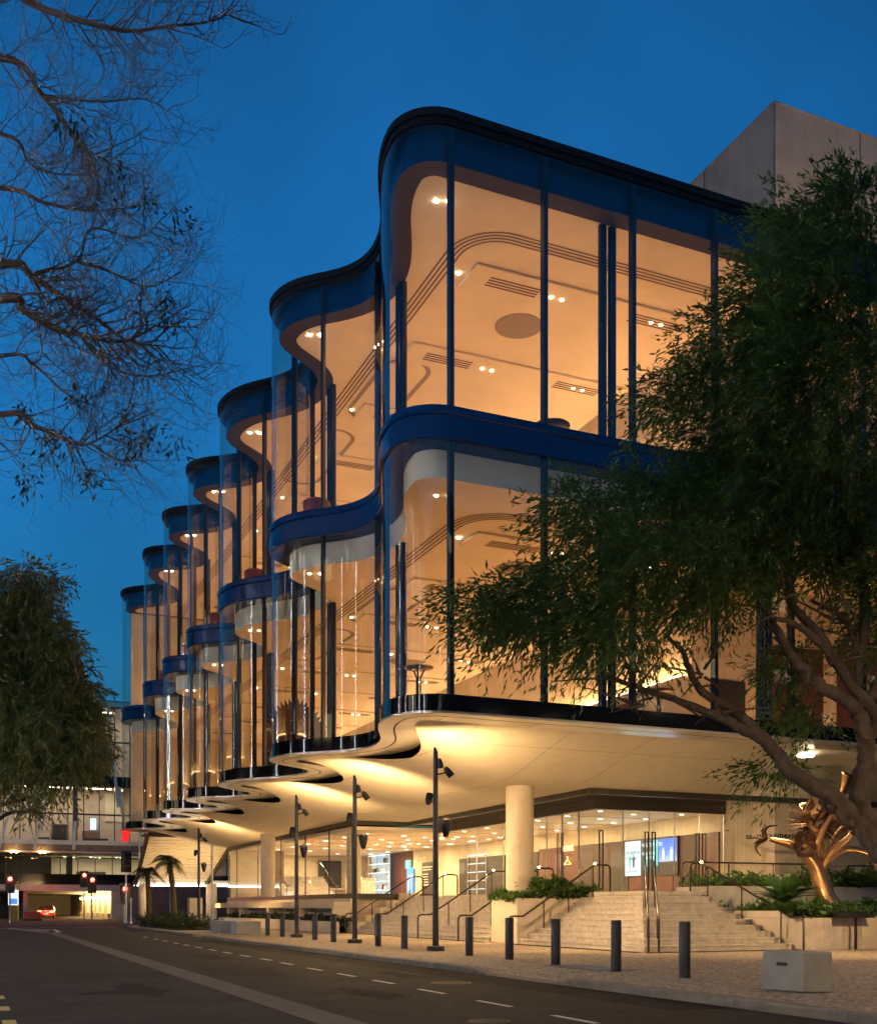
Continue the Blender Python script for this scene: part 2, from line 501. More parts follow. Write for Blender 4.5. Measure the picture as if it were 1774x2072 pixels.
Z_TOP, Z_CEIL, Z_MT, Z_MB, Z_FL2 = 26.0, 24.6, 16.85, 15.86, 16.35
Z_CEIL1, Z_GB, Z_BASE = 14.95, 8.0, 7.47
WALL_T = 27.5                          # auditorium wall behind the foyers
WALL_S = 37.2

theatre = thing('theatre_building', (13.9, 30.9, 0), 'curved glass theatre with rippling facade over a lit forecourt soffit', 'theatre')
def tp(mb, name, m, **k): return mb.build(name, m, theatre, **k)

def ring(o1, z1, o2, z2): return z3(offset(PATH, o1), z1), z3(offset(PATH, o2), z2)
# glass, one panel between two seams, two tiers
ins = offset(PATH, 0.0)
for a, b in zip(SEAMS[:-1], SEAMS[1:]):
    seg = PATH[a:b+1]
    for (z0, z1) in ((Z_GB, Z_MB), (Z_MT, 25.55)):
        mb = MB(); mb.strip(z3(seg, z0), z3(seg, z1))
        tp(mb, 'glass_panel', M['glass'], smooth=True)
# mullions behind each seam
for i in SEAMS:
    a = offset(PATH, 0.02)[i]; b = offset(PATH, 0.26)[i]
    right_face = i <= SEAMS[10]
    w = 0.15 if right_face else 0.10
    for (z0, z1) in ((Z_GB, Z_MB), (Z_MT, 25.55)):
        mb = MB(); c = Vector((*a,0)); d = Vector((*b,0)); t = (d-c).normalized(); nx = Vector((-t.y,t.x,0))*w/2
        mb.prism([tuple((c-nx).xy), tuple((d-nx).xy), tuple((d+nx).xy), tuple((c+nx).xy)], z0, z1)
        tp(mb, 'mullion', M['mullion'])
# parapet cap in two courses, opaque navy fascia behind the top of the glass
mb = MB()
for (o, z0, z1) in ((-0.11, 25.76, 26.0), (-0.04, 25.55, 25.76)):
    A, B = ring(o, z0, o, z1); mb.strip(A, B)
    A, B = ring(o, z1, 1.0, z1+0.02); mb.strip(A, B)
    A, B = ring(o, z0, 0.2, z0); mb.strip(A, B)
tp(mb, 'parapet_cap', M['cap'], smooth=True)
mb = MB(); A, B = ring(0.30, Z_CEIL, 0.30, 25.6); mb.strip(A, B); tp(mb, 'top_fascia', M['navy'], smooth=True)
mb = MB(); A, B = ring(0.30, Z_CEIL, 1.0, Z_CEIL); mb.strip(A, B); A, B = ring(1.0, Z_CEIL, 1.0, Z_CEIL+0.12); mb.strip(A, B)
tp(mb, 'ceiling_bulkhead', M['shelf'])
# mid band: ledge, body, ridge
mb = MB()
prof = [(0.10,Z_MT+0.02),(-0.10,Z_MT+0.02),(-0.12,Z_MT-0.06),(-0.12,Z_MT-0.22),(-0.05,Z_MT-0.27),(-0.05,Z_MT-0.36),(-0.09,Z_MT-0.38),(-0.09,Z_MB+0.02),(-0.05,Z_MB-0.03),(0.30,Z_MB-0.03)]
for (o1,z1),(o2,z2) in zip(prof[:-1], prof[1:]):
    A, B = ring(o1, z1, o2, z2); mb.strip(A, B)
tp(mb, 'floor_band', M['navy'], smooth=True)
mb = MB(); A, B = ring(0.30, Z_MB-0.03, 0.75, Z_MB-0.03); mb.strip(A, B); tp(mb, 'band_underside', M['navy'])
mb = MB(); A, B = ring(0.75, Z_CEIL1, 0.75, Z_MB); mb.strip(A, B); tp(mb, 'pale_bulkhead', M['bulkhead'], smooth=True)
# base band and the metal rim below it
mb = MB()
prof = [(0.25,Z_GB),(-0.04,Z_GB),(-0.04,Z_BASE)]
for (o1,z1),(o2,z2) in zip(prof[:-1], prof[1:]):
    A, B = ring(o1, z1, o2, z2); mb.strip(A, B)
tp(mb, 'base_band', M['black_glass'], smooth=True)
RW = [0.95 + 0.55*p for p in PH]       # full rim width
mb = MB(); A, B = ring(-0.10, 7.40, -0.10, Z_BASE); mb.strip(A, B); A, B = ring(-0.10, 7.40, 0.40, 7.38); mb.strip(A, B)
A, B = ring(-0.10, Z_BASE, -0.04, Z_BASE); mb.strip(A, B)
tp(mb, 'rim_strip', M['rim'], smooth=True)
mb = MB(); A, B = ring(0.40, 7.45, 0.46, 7.45); mb.strip(A, B); A, B = ring(0.40, 7.38, 0.40, 7.45); mb.strip(A, B)
A, B = ring(0.46, 7.38, 0.46, 7.45); mb.strip(A, B); tp(mb, 'rim_groove', M['groove'])
# inner rim in separate metal sheets
for a, b in zip(SEAMS[:-1], SEAMS[1:]):
    o1 = offset(PATH, 0.46); o2 = offset(PATH, [r for r in RW])
    A = z3(o1[a:b+1], 7.38); B = z3(o2[a:b+1], 7.38)
    def trim(L):                       # leave an open joint between sheets
        L = [Vector(p) for p in L]
        L[0] = L[0] + (L[1]-L[0]).normalized()*0.012; L[-1] = L[-1] + (L[-2]-L[-1]).normalized()*0.012
        return L
    mb = MB(); mb.strip(trim(A), trim(B)); tp(mb, 'rim_sheet', M['rim'], smooth=True)
mb = MB(); B = z3(offset(PATH, RW), 7.38); C = z3(offset(PATH, RW), 7.62); mb.strip(B, C); A, B = ring(0.0, 7.62, 1.6, 7.62); mb.strip(A, B)
tp(mb, 'rim_reveal', M['groove'])

# soffit: shallow dished plaster, cut into panels with open joints
def soffit_z(t, s):
    a, b = t-12.9, s-31.6
    k = 1.5
    h = max(k-abs(a-b), 0)/k
    D = min(a, b) - h*h*k/4
    return 7.50 - 1.25*smooth(D/7.0)
outline = offset(PATH, RW)[:-1] + [(20.0, 89.5), (20.0, 58.0), (23.4, 58.0), (23.4, 38.4), (48.0, 38.4)]
bm = bmesh.new()
vs = [bm.verts.new((p[0],p[1],0)) for p in outline]
bm.faces.new(vs)
bmesh.ops.triangulate(bm, faces=bm.faces[:])
def cut(co, no, **k):
    g = bm.verts[:]+bm.edges[:]+bm.faces[:]
    bmesh.ops.bisect_plane(bm, geom=g, plane_co=co, plane_no=no, **k)
joint_t = [15.6, 19.2, 22.55, 27.25, 33.95, 40.65]; joint_s = [F0+3.4+6.7*i for i in range(9)]
for v in np.arange(12.6, 48, 0.9): cut((v,0,0),(1,0,0))
for v in np.arange(31.4, 90, 0.9): cut((0,v,0),(0,1,0))
g = 0.008
for v in joint_t: cut((v-g,0,0),(1,0,0)); cut((v+g,0,0),(1,0,0))
for v in joint_s: cut((0,v-g,0),(0,1,0)); cut((0,v+g,0),(0,1,0))
kill = []
for f in bm.faces:
    c = f.calc_center_median()
    if any(abs(c.x-v) < g for v in joint_t) or any(abs(c.y-v) < g for v in joint_s): kill.append(f)
bmesh.ops.delete(bm, geom=kill, context='FACES')
for v in bm.verts: v.co.z = soffit_z(v.co.x, v.co.y)
bmesh.ops.recalc_face_normals(bm, faces=bm.faces[:])
bm.verts.index_update()
cells = {}
for f in bm.faces:
    c = f.calc_center_median()
    key = (sum(c.x > v for v in joint_t), sum(c.y > v for v in joint_s))
    cells.setdefault(key, []).append(f)
for key, fs in cells.items():
    ids = {}; mb = MB()
    for f in fs:
        idx = []
        for v in f.verts:
            if v.index not in ids: ids[v.index] = len(mb.v); mb.v.append(tuple(v.co))
            idx.append(ids[v.index])
        mb.f.append(tuple(idx))
    tp(mb, 'soffit_panel', M['soffit'], smooth=True)
bm.free()
mb = MB()                              # dark slab above the soffit joints, and the floor slabs
poly = offset(PATH, 0.5)[:-1] + [(31,89.5),(31,75),(48,75)]
mb.prism(poly, 7.64, 7.72)
tp(mb, 'soffit_backing', M['groove'])
poly_in = offset(PATH, 0.45)[:-1] + [(WALL_T, 89.4), (WALL_T, WALL_S), (48, WALL_S)]
mb = MB(); mb.prism(poly_in, 7.74, 7.98); tp(mb, 'foyer_floor', M['floor_in'])
poly_in = offset(PATH, 0.31)[:-1] + [(WALL_T, 89.4), (WALL_T, WALL_S), (48, WALL_S)]
mb = MB(); mb.prism(poly_in, Z_MB+0.02, Z_FL2); tp(mb, 'upper_foyer_floor', M['floor_in'])
poly_in = offset(PATH, 0.76)[:-1] + [(WALL_T, 89.4), (WALL_T, WALL_S), (48, WALL_S)]
mb = MB(); mb.prism(poly_in, Z_CEIL1+0.005, Z_CEIL1+0.2); tp(mb, 'foyer_ceiling', M['ceiling'])
poly_in = offset(PATH, 0.99)[:-1] + [(WALL_T, 89.4), (WALL_T, WALL_S), (48, WALL_S)]
mb = MB(); mb.prism(poly_in, Z_CEIL+0.03, Z_CEIL+0.25); tp(mb, 'upper_foyer_ceiling', M['ceiling'])
mb = MB(); mb.prism(offset(PATH, 0.6)[:-1] + [(48, 89.4)], 25.62, 25.74); tp(mb, 'roof', M['cap'])
# foyer walls
for (z0, z1) in ((7.98, Z_CEIL1), (Z_FL2, Z_CEIL+0.03)):
    mb = MB(); mb.box(WALL_T, WALL_T+0.3, WALL_S, 89.4, z0, z1); tp(mb, 'foyer_wall', M['rib_in'])
    mb = MB(); mb.box(WALL_T+0.3, 48, WALL_S, WALL_S+0.3, z0, z1); tp(mb, 'foyer_wall', M['rib_in'])
    mb = MB(); mb.box(WALL_T-0.10, WALL_T-0.002, WALL_S+0.2, 89, z0, z0+2.9)
    if z0 < 10: tp(mb, 'dado_wall', M['rib_in'])
    else: tp(mb, 'dado_wall', M['rib_in'])
    # openings and timber linings seen through the glass
    for (x0, x1, zz) in ((31.0, 34.4, 4.6), (35.2, 37.5, 5.0)):
        mb = MB(); mb.box(x0, x1, WALL_S-0.06, WALL_S-0.003, z0, z0+zz); tp(mb, 'timber_lining', M['wood'])
    mb = MB(); mb.box(28.6, 30.2, WALL_S-0.05, WALL_S-0.003, z0, z0+2.9); tp(mb, 'dark_opening', M['dark'])
    mb = MB(); mb.box(WALL_T-0.16, WALL_T-0.102, 41.2, 42.6, z0, z0+2.6); tp(mb, 'timber_door', M['wood'])
# far end wall of the foyers
for (z0, z1) in ((7.98, Z_CEIL1), (Z_FL2, Z_CEIL+0.03)):
    mb = MB(); mb.box(12.3, WALL_T, 89.05, 89.35, z0, z1); tp(mb, 'foyer_end_wall', M['rib_in'])
# ceiling grille lines, dropped bands, grilles, recesses, downlights (two storeys)
def slot_path(e):
    pts = [(48, 33.6+e)]
    for k in range(0, 11):
        an = R(9*k); r = 1.9-e
        pts.append((17.6-r*math.sin(an), 35.5-r*math.cos(an)))
    pts += [(15.7+e, 62), (15.7+e, 88.5)]
    return pts
for zc in (Z_CEIL+0.03, Z_CEIL1+0.005):
    for k in range(4):
        p = slot_path(k*0.17); mb = MB()
        q = [(a[0]+0.0,a[1]) for a in offset(p, 0.075)]
        mb.strip(z3(p, zc-0.012), z3(q, zc-0.012)); tp(mb, 'ceiling_slot', M['slot'])
    bands = [36.4 + 6.0*i for i in range(9)]
    for i, sb in enumerate(bands):
        mb = MB(); mb.box(17.0, WALL_T-0.2, sb-0.8, sb+0.8, zc-0.10, zc-0.003); tp(mb, 'ceiling_band', M['ceiling'], bevel=0.03)
        for (t0, t1) in ((17.8, 19.9), (24.0, 26.2)):
            for k in range(4):
                mb = MB(); mb.box(t0, t1, sb-0.3+k*0.17, sb-0.22+k*0.17, zc-0.112, zc-0.104); tp(mb, 'grille_slot', M['slot'])
    for sb in bands[:7]:
        for t0 in (16.9, 20.7, 25.2):
            for dt in (-0.23, 0.23):
                mb = MB(); mb.cyl(t0+dt, sb+0.1*(t0 < 17), zc-0.135 - (0 if t0 > 17 else -0.08), zc-0.105 + (0 if t0 > 17 else 0.08), 0.065, 12)
                tp(mb, 'downlight', M['lamp_on'])
    # bright pairs over each bulge
    for j, (t0, s0) in enumerate([(14.5, 33.0)] + [(13.15, s-0.5) for (s, t) in TIPS[:5]]):
        for dt in (-0.2, 0.2):
            mb = MB(); mb.cyl(t0+dt, s0-dt*0.4, zc-0.03, zc-0.004, 0.06, 14); tp(mb, 'downlight', M['lamp_hot'] if zc > 20 else M['lamp_on'])
    # recesses
    for (t0, s0, rx, ry) in ((20.4, 38.9, 0.95, 0.95), (22.5, 56, 1.0, 1.0)):
        poly = [(t0+rx*math.cos(R(a)), s0+ry*math.sin(R(a))) for a in range(0, 360, 10)]
        mb = MB(); mb.prism(poly, zc-0.022, zc-0.006); tp(mb, 'ceiling_recess', M['recess'])
    for (t0, s0, L) in ((17.6, 46.2, 2.0), (16.8, 54.5, 2.6)):
        outer = []; inner = []
        for a in range(0, 361, 10):
            c, sn = math.cos(R(a)), math.sin(R(a)); sh = L if sn > 0 else -L
            outer.append((t0+1.15*c, s0+1.15*sn+sh)); inner.append((t0+0.95*c, s0+0.95*sn+sh))
        mb = MB(); mb.strip(z3(outer, zc-0.02), z3(inner, zc-0.02)); mb.strip(z3(inner, zc-0.02), z3(inner, zc-0.004)); tp(mb, 'recess_rim', M['recess'])
# twin blue columns just inside the glass
def twin(t, s, z0, z1, ax):
    mb = MB()
    for d in (-0.19, 0.19):
        mb.cyl(t + d*(1-ax), s + d*ax, z0, z1, 0.15, 16)
    tp(mb, 'twin_column', M['column_blue'], smooth=True)
for (z0, z1) in ((7.98, Z_CEIL1), (Z_FL2, Z_CEIL+0.03)):
    for t0 in (20.2, 26.9, 33.6, 40.3): twin(t0, 32.05, z0, z1, 0)
    for (s0, t0) in VALS: twin(t0+0.95, s0-0.3, z0, z1, 1)
# foyer lights: cove along the auditorium wall, added upward fill to brighten the ceilings
for zi, (z0, zc) in enumerate(((7.98, Z_CEIL1), (Z_FL2, Z_CEIL))):
    mb = MB(); mb.box(WALL_T-0.34, WALL_T-0.104, 37.4, 89, z0+2.9, z0+2.98); tp(mb, 'cove_shelf', M['ceiling'])
    mb = MB(); mb.box(WALL_T-0.30, WALL_T-0.14, 37.5, 88.9, z0+2.985, z0+3.02); tp(mb, 'cove_strip', emit('cove_strip_light', (1.0,0.74,0.40), 6))
    e = (40, 52)[zi]
    for i in range(7):
        area('cove_lamp', (WALL_T-0.28, 41+7.6*i, z0+3.06), e*1.15, 0.15, 7.2, (R(180), R(-20), 0), WARM)
    for t0 in (19, 25.5, 32, 38.5):    # added ceiling fill along the right front
        area('ceiling_fill', (t0, 35.2, z0+0.25), e*0.8, 4.5, 0.25, (R(180),0,0), WARM)
    for s0 in (41, 49.5, 58.5, 67, 75, 84):
        area('ceiling_fill', (17.6, s0, z0+0.25), e*0.95, 0.25, 5.0, (R(180),0,0), WARM)  # added ceiling fill along the street side
    for (s0, t0) in [(33.4,14.9)] + [(s-0.3, 13.3) for (s,t) in TIPS]:
        spot('bulge_uplight', (t0, s0, z0+0.15), (t0+0.3, s0, zc), e*0.9, 120, 1.0, WARM, 0.15)

# ------------------------------------------------------------------ ground, road, footpath
def st(name, mb, m, kids=None, **k):
    o = mb.build(name, m, None, **k); o['kind'] = 'structure'; return o
mb = MB(); mb.quad((-600,-200,-0.32),(600,-200,-0.32),(600,900,-0.32),(-600,900,-0.32)); st('ground', mb, M['asphalt'])
mb = MB(); mb.quad((-40,-12,-0.15),(11.3,-12,-0.15),(11.3,92,-0.15),(-40,92,-0.15)); mb.quad((-200,92,-0.15),(200,92,-0.15),(200,147.5,-0.15),(-200,147.5,-0.15))
mb.quad((-12,147.5,-0.15),(22,147.5,-0.15),(22,230,-0.15),(-12,230,-0.15))
road = st('road', mb, M['asphalt'])
ZR = -0.146
def mark(name, pts, m, z=ZR):
    mb = MB(); mb.add([(p[0],p[1],z) for p in pts], [tuple(range(len(pts)))]); return mb.build(name, m, road)
# flush paved median strip, in lengths
for i in range(23):
    s0 = 8+2.75*i
    t0 = 4.45+0.006*(s0-15); t1 = t0+0.62
    w = 0.012
    mb = MB(); mb.box(t0, t1, s0+w, s0+2.75-w, -0.16, -0.135); mb.build('paving_band', M['median'], road)
dash_src = [(1650,1790),(1200,1702),(845,1633),(578,1580),(370,1541),(190,1508),(35,1477)]   # picture points of the dashes
pts = [((800+x*.5073)*.7096, (2000+y*.5073)*.7096) for (x, y) in dash_src]
pts += [((x*.5637)*.7096, (2000+y*.5637)*.7096) for (x, y) in ((1345,1308),(1240,1290),(1150,1274),(1075,1260),(1005,1247),(943,1235),(890,1225),(835,1215),(790,1205),(735,1195))]
for (x, y) in pts:
    p = hit_z(x, y, -0.15); L = 0.62
    mark('lane_dash', [(p.x-0.06,p.y-L),(p.x+0.06,p.y-L),(p.x+0.06-0.002,p.y+L),(p.x-0.06,p.y+L)], M['paint'])
for s0 in (11.0, 13.4, 15.8, 18.1, 20.4, 23.0):
    mark('yellow_dash', [(0.52,s0),(0.70,s0),(0.70,s0+0.75),(0.52,s0+0.75)], M['yellow_paint'])
# markings near the crossing
mark('stop_line', [(-9,86.0),(3.5,86.0),(3.5,86.5),(-9,86.5)], M['paint'])
for i in range(5): mark('crossing_dash', [(3.8+2.6*i-1.0,88.4),(3.8+2.6*i+1.0,88.4),(3.8+2.6*i+1.0,88.75),(3.8+2.6*i-1.0,88.75)], M['paint'])
for a, b in (((3.1,86),(5.0,70.5)), ((5.5,72),(4.9,70)), ((5.6,72),(5.9,80)), ((5.9,80),(3.4,86)), ((5.3,76),(4.5,80)), ((5.6,79),(4.2,82.5))):
    d = Vector((b[0]-a[0], b[1]-a[1])).normalized(); n = Vector((-d.y, d.x))*0.13
    mark('island_line', [(a[0]-n.x,a[1]-n.y),(b[0]-n.x,b[1]-n.y),(b[0]+n.x,b[1]+n.y),(a[0]+n.x,a[1]+n.y)], M['paint'], -0.145+0.001*a[0]/10)
M['patch'] = mat('asphalt_patch', (0.011,0.0105,0.010), 0.9, vary=0.4, vscale=1.2, bump=0.6, bscale=50, spec=0.2)
M['patch2'] = mat('asphalt_patch_light', (0.024,0.021,0.018), 0.9, vary=0.4, vscale=1.2, bump=0.6, bscale=50, spec=0.2)
speckle(M['patch'], 14, 0.6, 1.4); speckle(M['patch2'], 14, 0.6, 1.4)
def blob(cx, cy, rx, ry, rot=0, n=26, jag=0.18):
    out = []
    for k in range(n):
        a = 2*math.pi*k/n; r = 1+random.uniform(-jag, jag)
        x = rx*r*math.cos(a); y = ry*r*math.sin(a)
        out.append((cx+x*math.cos(rot)-y*math.sin(rot), cy+x*math.sin(rot)+y*math.cos(rot)))
    return out
mark('asphalt_patch', [(10.0,14),(11.18,14),(11.18,52),(10.0,52)], M['patch'], -0.1475)
p = hit_z(250, 2009, -0.15); mark('asphalt_patch', blob(p.x, p.y, 1.0, 0.5), M['patch'], -0.1472)
p = hit_z(225, 1973, -0.15); mark('asphalt_patch', [(p.x-1.1,p.y-0.7),(p.x+1.2,p.y-0.9),(p.x+1.3,p.y+0.7),(p.x-1.0,p.y+0.8)], M['patch2'], -0.1471)
mark('asphalt_patch', blob(6.4, 27, 0.9, 2.6), M['patch2'], -0.1474)
mark('asphalt_patch', [(5.5,60),(8.3,60),(8.3,64),(5.5,64)], M['patch2'], -0.1474)
for (cx, cy, rx, ry) in ((6.9,19,0.35,1.3),(3.1,22,0.4,1.8),(7.2,35,0.5,2.2),(2.6,13.5,0.3,1.1),(9.4,24,0.35,1.5)): mark('oil_stain', blob(cx, cy, rx, ry, 0.0, 22, 0.35), M['patch'], -0.1468)
for k in range(9):
    x0, y0 = random.uniform(0.8,10.6), random.uniform(11,48); pts = [(x0,y0)]
    for i in range(9): pts.append((pts[-1][0]+random.uniform(-0.18,0.22), pts[-1][1]+random.uniform(0.25,0.6)))
    mark('crack', [(p[0]-0.012,p[1]) for p in pts]+[(p[0]+0.012,p[1]) for p in pts][::-1], M['groove'], -0.1462)
# footpath sheet: dips at the two vehicle crossings
def ramp(s): 
    return max(smooth((s-19.0)/1.0)*smooth((24.0-s)/1.3), smooth((s-55.6)/0.8)*smooth((58.6-s)/0.8))
def fz(t, s): return -0.115*ramp(s)*smooth((13.0-t)/1.6)
ts = [11.45,11.7,12.0,12.4,12.8,13.1,14,16,19,24,30,45,70]
ss = list(np.arange(-12, 18.5, 2.0)) + list(np.arange(18.6, 24.6, 0.3)) + list(np.arange(25, 55, 2.5)) + list(np.arange(55.2, 59.2, 0.4)) + list(np.arange(60, 82, 3))
V = []; Fq = []
for t in ts:
    for s in ss: V.append((t, s, fz(t, s)))
ns = len(ss)
for i in range(len(ts)-1):
    for j in range(ns-1): Fq.append((i*ns+j, (i+1)*ns+j, (i+1)*ns+j+1, i*ns+j+1))
mb = MB(); mb.add(V, Fq)
sl = ss[-1]
corner = [(11.45,sl)] + [(11.45+8*(1-math.cos(R(a))), sl+8*math.sin(R(a))+1) for a in range(0,91,10)] + [(70,sl+9),(70,sl)]
mb.add([(p[0],p[1],0) for p in corner], [tuple(range(len(corner)-1,-1,-1))])
foot = st('footpath', mb, M['aggregate'])
mb = MB(); mb.quad((-24,-30,0),(-2.75,-30,0),(-2.75,84,0),(-24,84,0)); mb.quad((-2.75,-30,-0.2),(-2.75,84,-0.2),(-2.75,84,0),(-2.75,-30,0)); st('left_footpath', mb, M['conc_grey'])
kerb = bpy.data.objects.new('kerb', None); COL.objects.link(kerb); kerb['kind'] = 'structure'
s = -10.0
while s < sl:
    L = 2.4; z0 = fz(11.45, s+0.01); z1 = fz(11.45, s+L-0.01)
    mb = MB(); a, b = s+0.006, s+L-0.006
    n = 8
    for k in range(n):
        sa, sb = a+(b-a)*k/n, a+(b-a)*(k+1)/n
        za, zb = fz(11.45,sa)+0.004, fz(11.45,sb)+0.004
        mb.add([(11.17,sa,-0.3),(11.17,sb,-0.3),(11.17,sb,zb-0.035),(11.17,sa,za-0.035),(11.20,sa,za),(11.20,sb,zb),(11.47,sb,zb),(11.47,sa,za)],[(0,1,2,3),(3,2,5,4),(4,5,6,7)])
    mb.add([(11.17,a,-0.3),(11.17,a,fz(11.45,a)-0.03),(11.47,a,fz(11.45,a)),(11.47,a,-0.3)],[(0,1,2,3)])
    mb.build('kerb_stone', M['kerb'], kerb); s += L
arc = [(11.17+8.2*(1-math.cos(R(a))), sl+8.2*math.sin(R(a))+1) for a in range(0,91,6)]
arc_in = [(11.47+8*(1-math.cos(R(a))), sl+8*math.sin(R(a))+1) for a in range(0,91,6)]
for k in range(0, 15, 3):
    mb = MB(); A = arc[k:k+4]; B = arc_in[k:k+4]
    mb.strip(z3(A,-0.3), z3(A,0.0)); mb.strip(z3(A,0.004), z3(B,0.004)); mb.build('kerb_stone', M['kerb'], kerb)
mb = MB(); mb.box(11.17,11.47,s,sl+1,-0.3,0.004); mb.build('kerb_stone', M['kerb'], kerb)

# ------------------------------------------------------------------ stairs
LZ = 2.02; NR = 10; RI = LZ/NR
def tile_mesh(along, a0, a1, b0, b1, z0, z1, step):     # tread slab with its riser set back under the nosing
    prof = [(b0,z1),(b1,z1),(b1,z0),(b0+0.035,z0),(b0+0.035,z1-0.06),(b0,z1-0.06)]
    mb = MB(); n = 6
    P3 = (lambda a, q: (q[0],a,q[1])) if along == 'y' else (lambda a, q: (a,q[0],q[1]))
    mb.add([P3(a0,q) for q in prof]+[P3(a1,q) for q in prof], [(i,(i+1)%n,n+(i+1)%n,n+i) for i in range(n)]+[tuple(range(n-1,-1,-1)),tuple(range(n,2*n))])
    mb.build('tile', M['stone'], step, bevel=0.006)
def arm(step, along, a0, a1, b0, b1, z0, z1, n0):
    n = max(1, round((a1-a0)/n0)); e = 0.0025
    cuts = [a0]
    for i in range(1, n): cuts.append(a0+(a1-a0)*i/n + random.uniform(-0.3,0.3))
    cuts.append(a1)
    for i in range(n): tile_mesh(along, cuts[i]+e, cuts[i+1]-e, b0, b1, z0, z1, step)
S0, S1 = 40.0, 56.6
stair_a = thing('stone_steps', (19.6, 48, 0), 'long straight flight of pale stone steps behind the lamp posts', 'steps')
TR = 0.34
for k in range(NR):
    z0, z1 = k*RI, (k+1)*RI
    t0 = 19.6+TR*k
    mb = MB(); mb.box(t0+0.045, 25.0, S0+0.01, S1-0.01, z0-0.0+ (0.001 if k else 0.001), z1-0.012)
    stp = mb.build('step', M['conc_grey'], stair_a)
    t1 = t0+TR+0.05 if k < NR-1 else 25.05
    arm(stp, 'y', S0, S1, t0, t1, z0+0.004, z1, 2.0)
stair_b = thing('stone_steps', (19.8, 29.2, 0), 'wide corner flight of stone steps rising to the entrance doors', 'steps')
TB, TC = 0.34, 0.52
for k in range(NR):
    z0, z1 = k*RI, (k+1)*RI
    t0 = 19.8+TB*k; s0 = 29.2+TC*k
    mb = MB(); mb.prism([(t0+0.045,s0+0.045),(25.7,s0+0.045),(25.7,34.4),(31.8,34.4) if False else (25.7,37.68),(t0+0.045,37.68)], z0+0.001, z1-0.012)
    stp = mb.build('step', M['conc_grey'], stair_b)
    e = 0.05
    if k < NR-1:
        arm(stp, 'x', t0, 25.7, s0, s0+TC+e, z0+0.004, z1, 1.9)
        arm(stp, 'y', s0+TC+e+0.006, 37.68, t0, t0+TB+e, z0+0.004, z1, 2.0)
# landing, paved
mb = MB(); mb.prism([(23.2,37.7),(23.2,S1),(32,S1),(32,34.3),(25.72,34.3),(25.72,33.95),(22.9,33.95),(22.9,37.7)], 0.0, LZ-0.012)
land = mb.build('landing', M['conc_grey'], None); tag(land, kind='structure')
for (x0,x1,y0,y1) in ((22.86,24.4,33.88,36.2),(24.41,25.95,33.88,36.2),(22.86,24.4,36.21,38.6),(24.41,25.95,36.21,38.6),(22.95,24.4,38.61,40.7),(24.41,25.95,38.61,40.7)):
    mb = MB(); mb.box(x0,x1,y0,y1,LZ-0.15,LZ); mb.build('tile', M['stone'], land, bevel=0.01)
# side wall of the long flight with its stepped blocks
wall = thing('stair_side_wall', (20,57,0), 'stepped pale concrete block wall closing the far end of the straight flight', 'wall')
for k, (t0, z1) in enumerate(((19.5,0.62),(20.3,1.0),(21.1,1.4),(21.9,1.8),(22.7,2.2))):
    mb = MB(); mb.box(t0, t0+0.795, 56.62, 57.9, 0, z1); mb.build('block', M['conc'], wall, bevel=0.02)

# ------------------------------------------------------------------ foyer on the ground floor (still the theatre)
HZ = 5.74
mb = MB(); mb.prism([(20.2,89),(20.2,58.2),(25.3,58.2),(25.3,41.0),(31.9,41.0),(31.9,89)], 0.0, LZ-0.014); tp(mb, 'lobby_floor', M['floor_in'])
mb = MB(); mb.prism([(20.05,89),(20.05,58.05),(25.05,58.05),(25.05,40.65),(31.9,40.65),(31.9,89)], HZ, HZ+0.2); tp(mb, 'lobby_ceiling', M['ceiling'])
# lobby ceiling joints
for k, s0 in enumerate(np.arange(45, 88, 4.3)):
    mb = MB(); mb.box(25.2 if s0 < 58 else 20.2, 31.8, s0, s0+0.05, HZ-0.012, HZ-0.002); tp(mb, 'ceiling_slot', M['groove'])
# fascia along the soffit edge, dropped header over the doors
def wallbox(x0,x1,y0,y1,z0,z1,m,name,**k):
    mb = MB(); mb.box(x0,x1,y0,y1,z0,z1); return tp(mb, name, m, **k)
fz0, fz1 = 6.02, 6.34
for (x0,x1,y0,y1) in ((19.86,20.04,57.9,89),(20.04,23.3,57.86,58.04),(23.3,23.48,38.36,58.04),(23.48,48,38.3,38.48)): wallbox(x0,x1,y0,y1,fz0,fz1,M['fascia'],'soffit_fascia')
mb = MB(); mb.prism([(23.48,57.86),(23.48,38.48),(33.2,38.48),(33.2,40.8),(25.2,40.8),(25.2,57.86)], 6.04, 6.10); tp(mb, 'entry_soffit', M['mirror_soffit'])
wallbox(25.0,25.2,40.62,58.04,HZ-0.08,6.04,M['fascia'],'door_header'); wallbox(25.2,31.9,40.62,40.8,HZ-0.08,6.04,M['fascia'],'door_header')
# glazing: street side, return, side of the entry
def gpanel(a, b, z0, z1, name='lobby_glass_panel', m='glass_lobby'):
    mb = MB(); mb.quad((*a,z0),(*b,z0),(*b,z1),(*a,z1)); return tp(mb, name, M[m])
seams = [58.0, 62.3, 67.2, 73.0, 79.3, 86.0, 89.0]
for a, b in zip(seams[:-1], seams[1:]):
    gpanel((20.0,a+0.01),(20.0,b-0.01), LZ+0.02, fz0)
    wallbox(19.985,20.06,b-0.02,b+0.02,LZ,fz0,M['mullion'],'glass_fin')
for a, b in ((20.0,22.5),(22.5,25.0)): gpanel((a+0.01,58.0),(b-0.01,58.0), LZ+0.02, HZ)
wallbox(19.96,20.08,57.94,58.06,LZ,fz0,M['mullion'],'corner_post')
wallbox(19.9,20.1,58,89,LZ-0.12,LZ+0.16,M['fascia'],'glass_base'); wallbox(20.1,25.0,57.9,58.1,LZ-0.12,LZ+0.16,M['fascia'],'glass_base')
wallbox(25.04,25.16,44.0,58,LZ+0.001,LZ+0.06,M['fascia'],'glass_base')
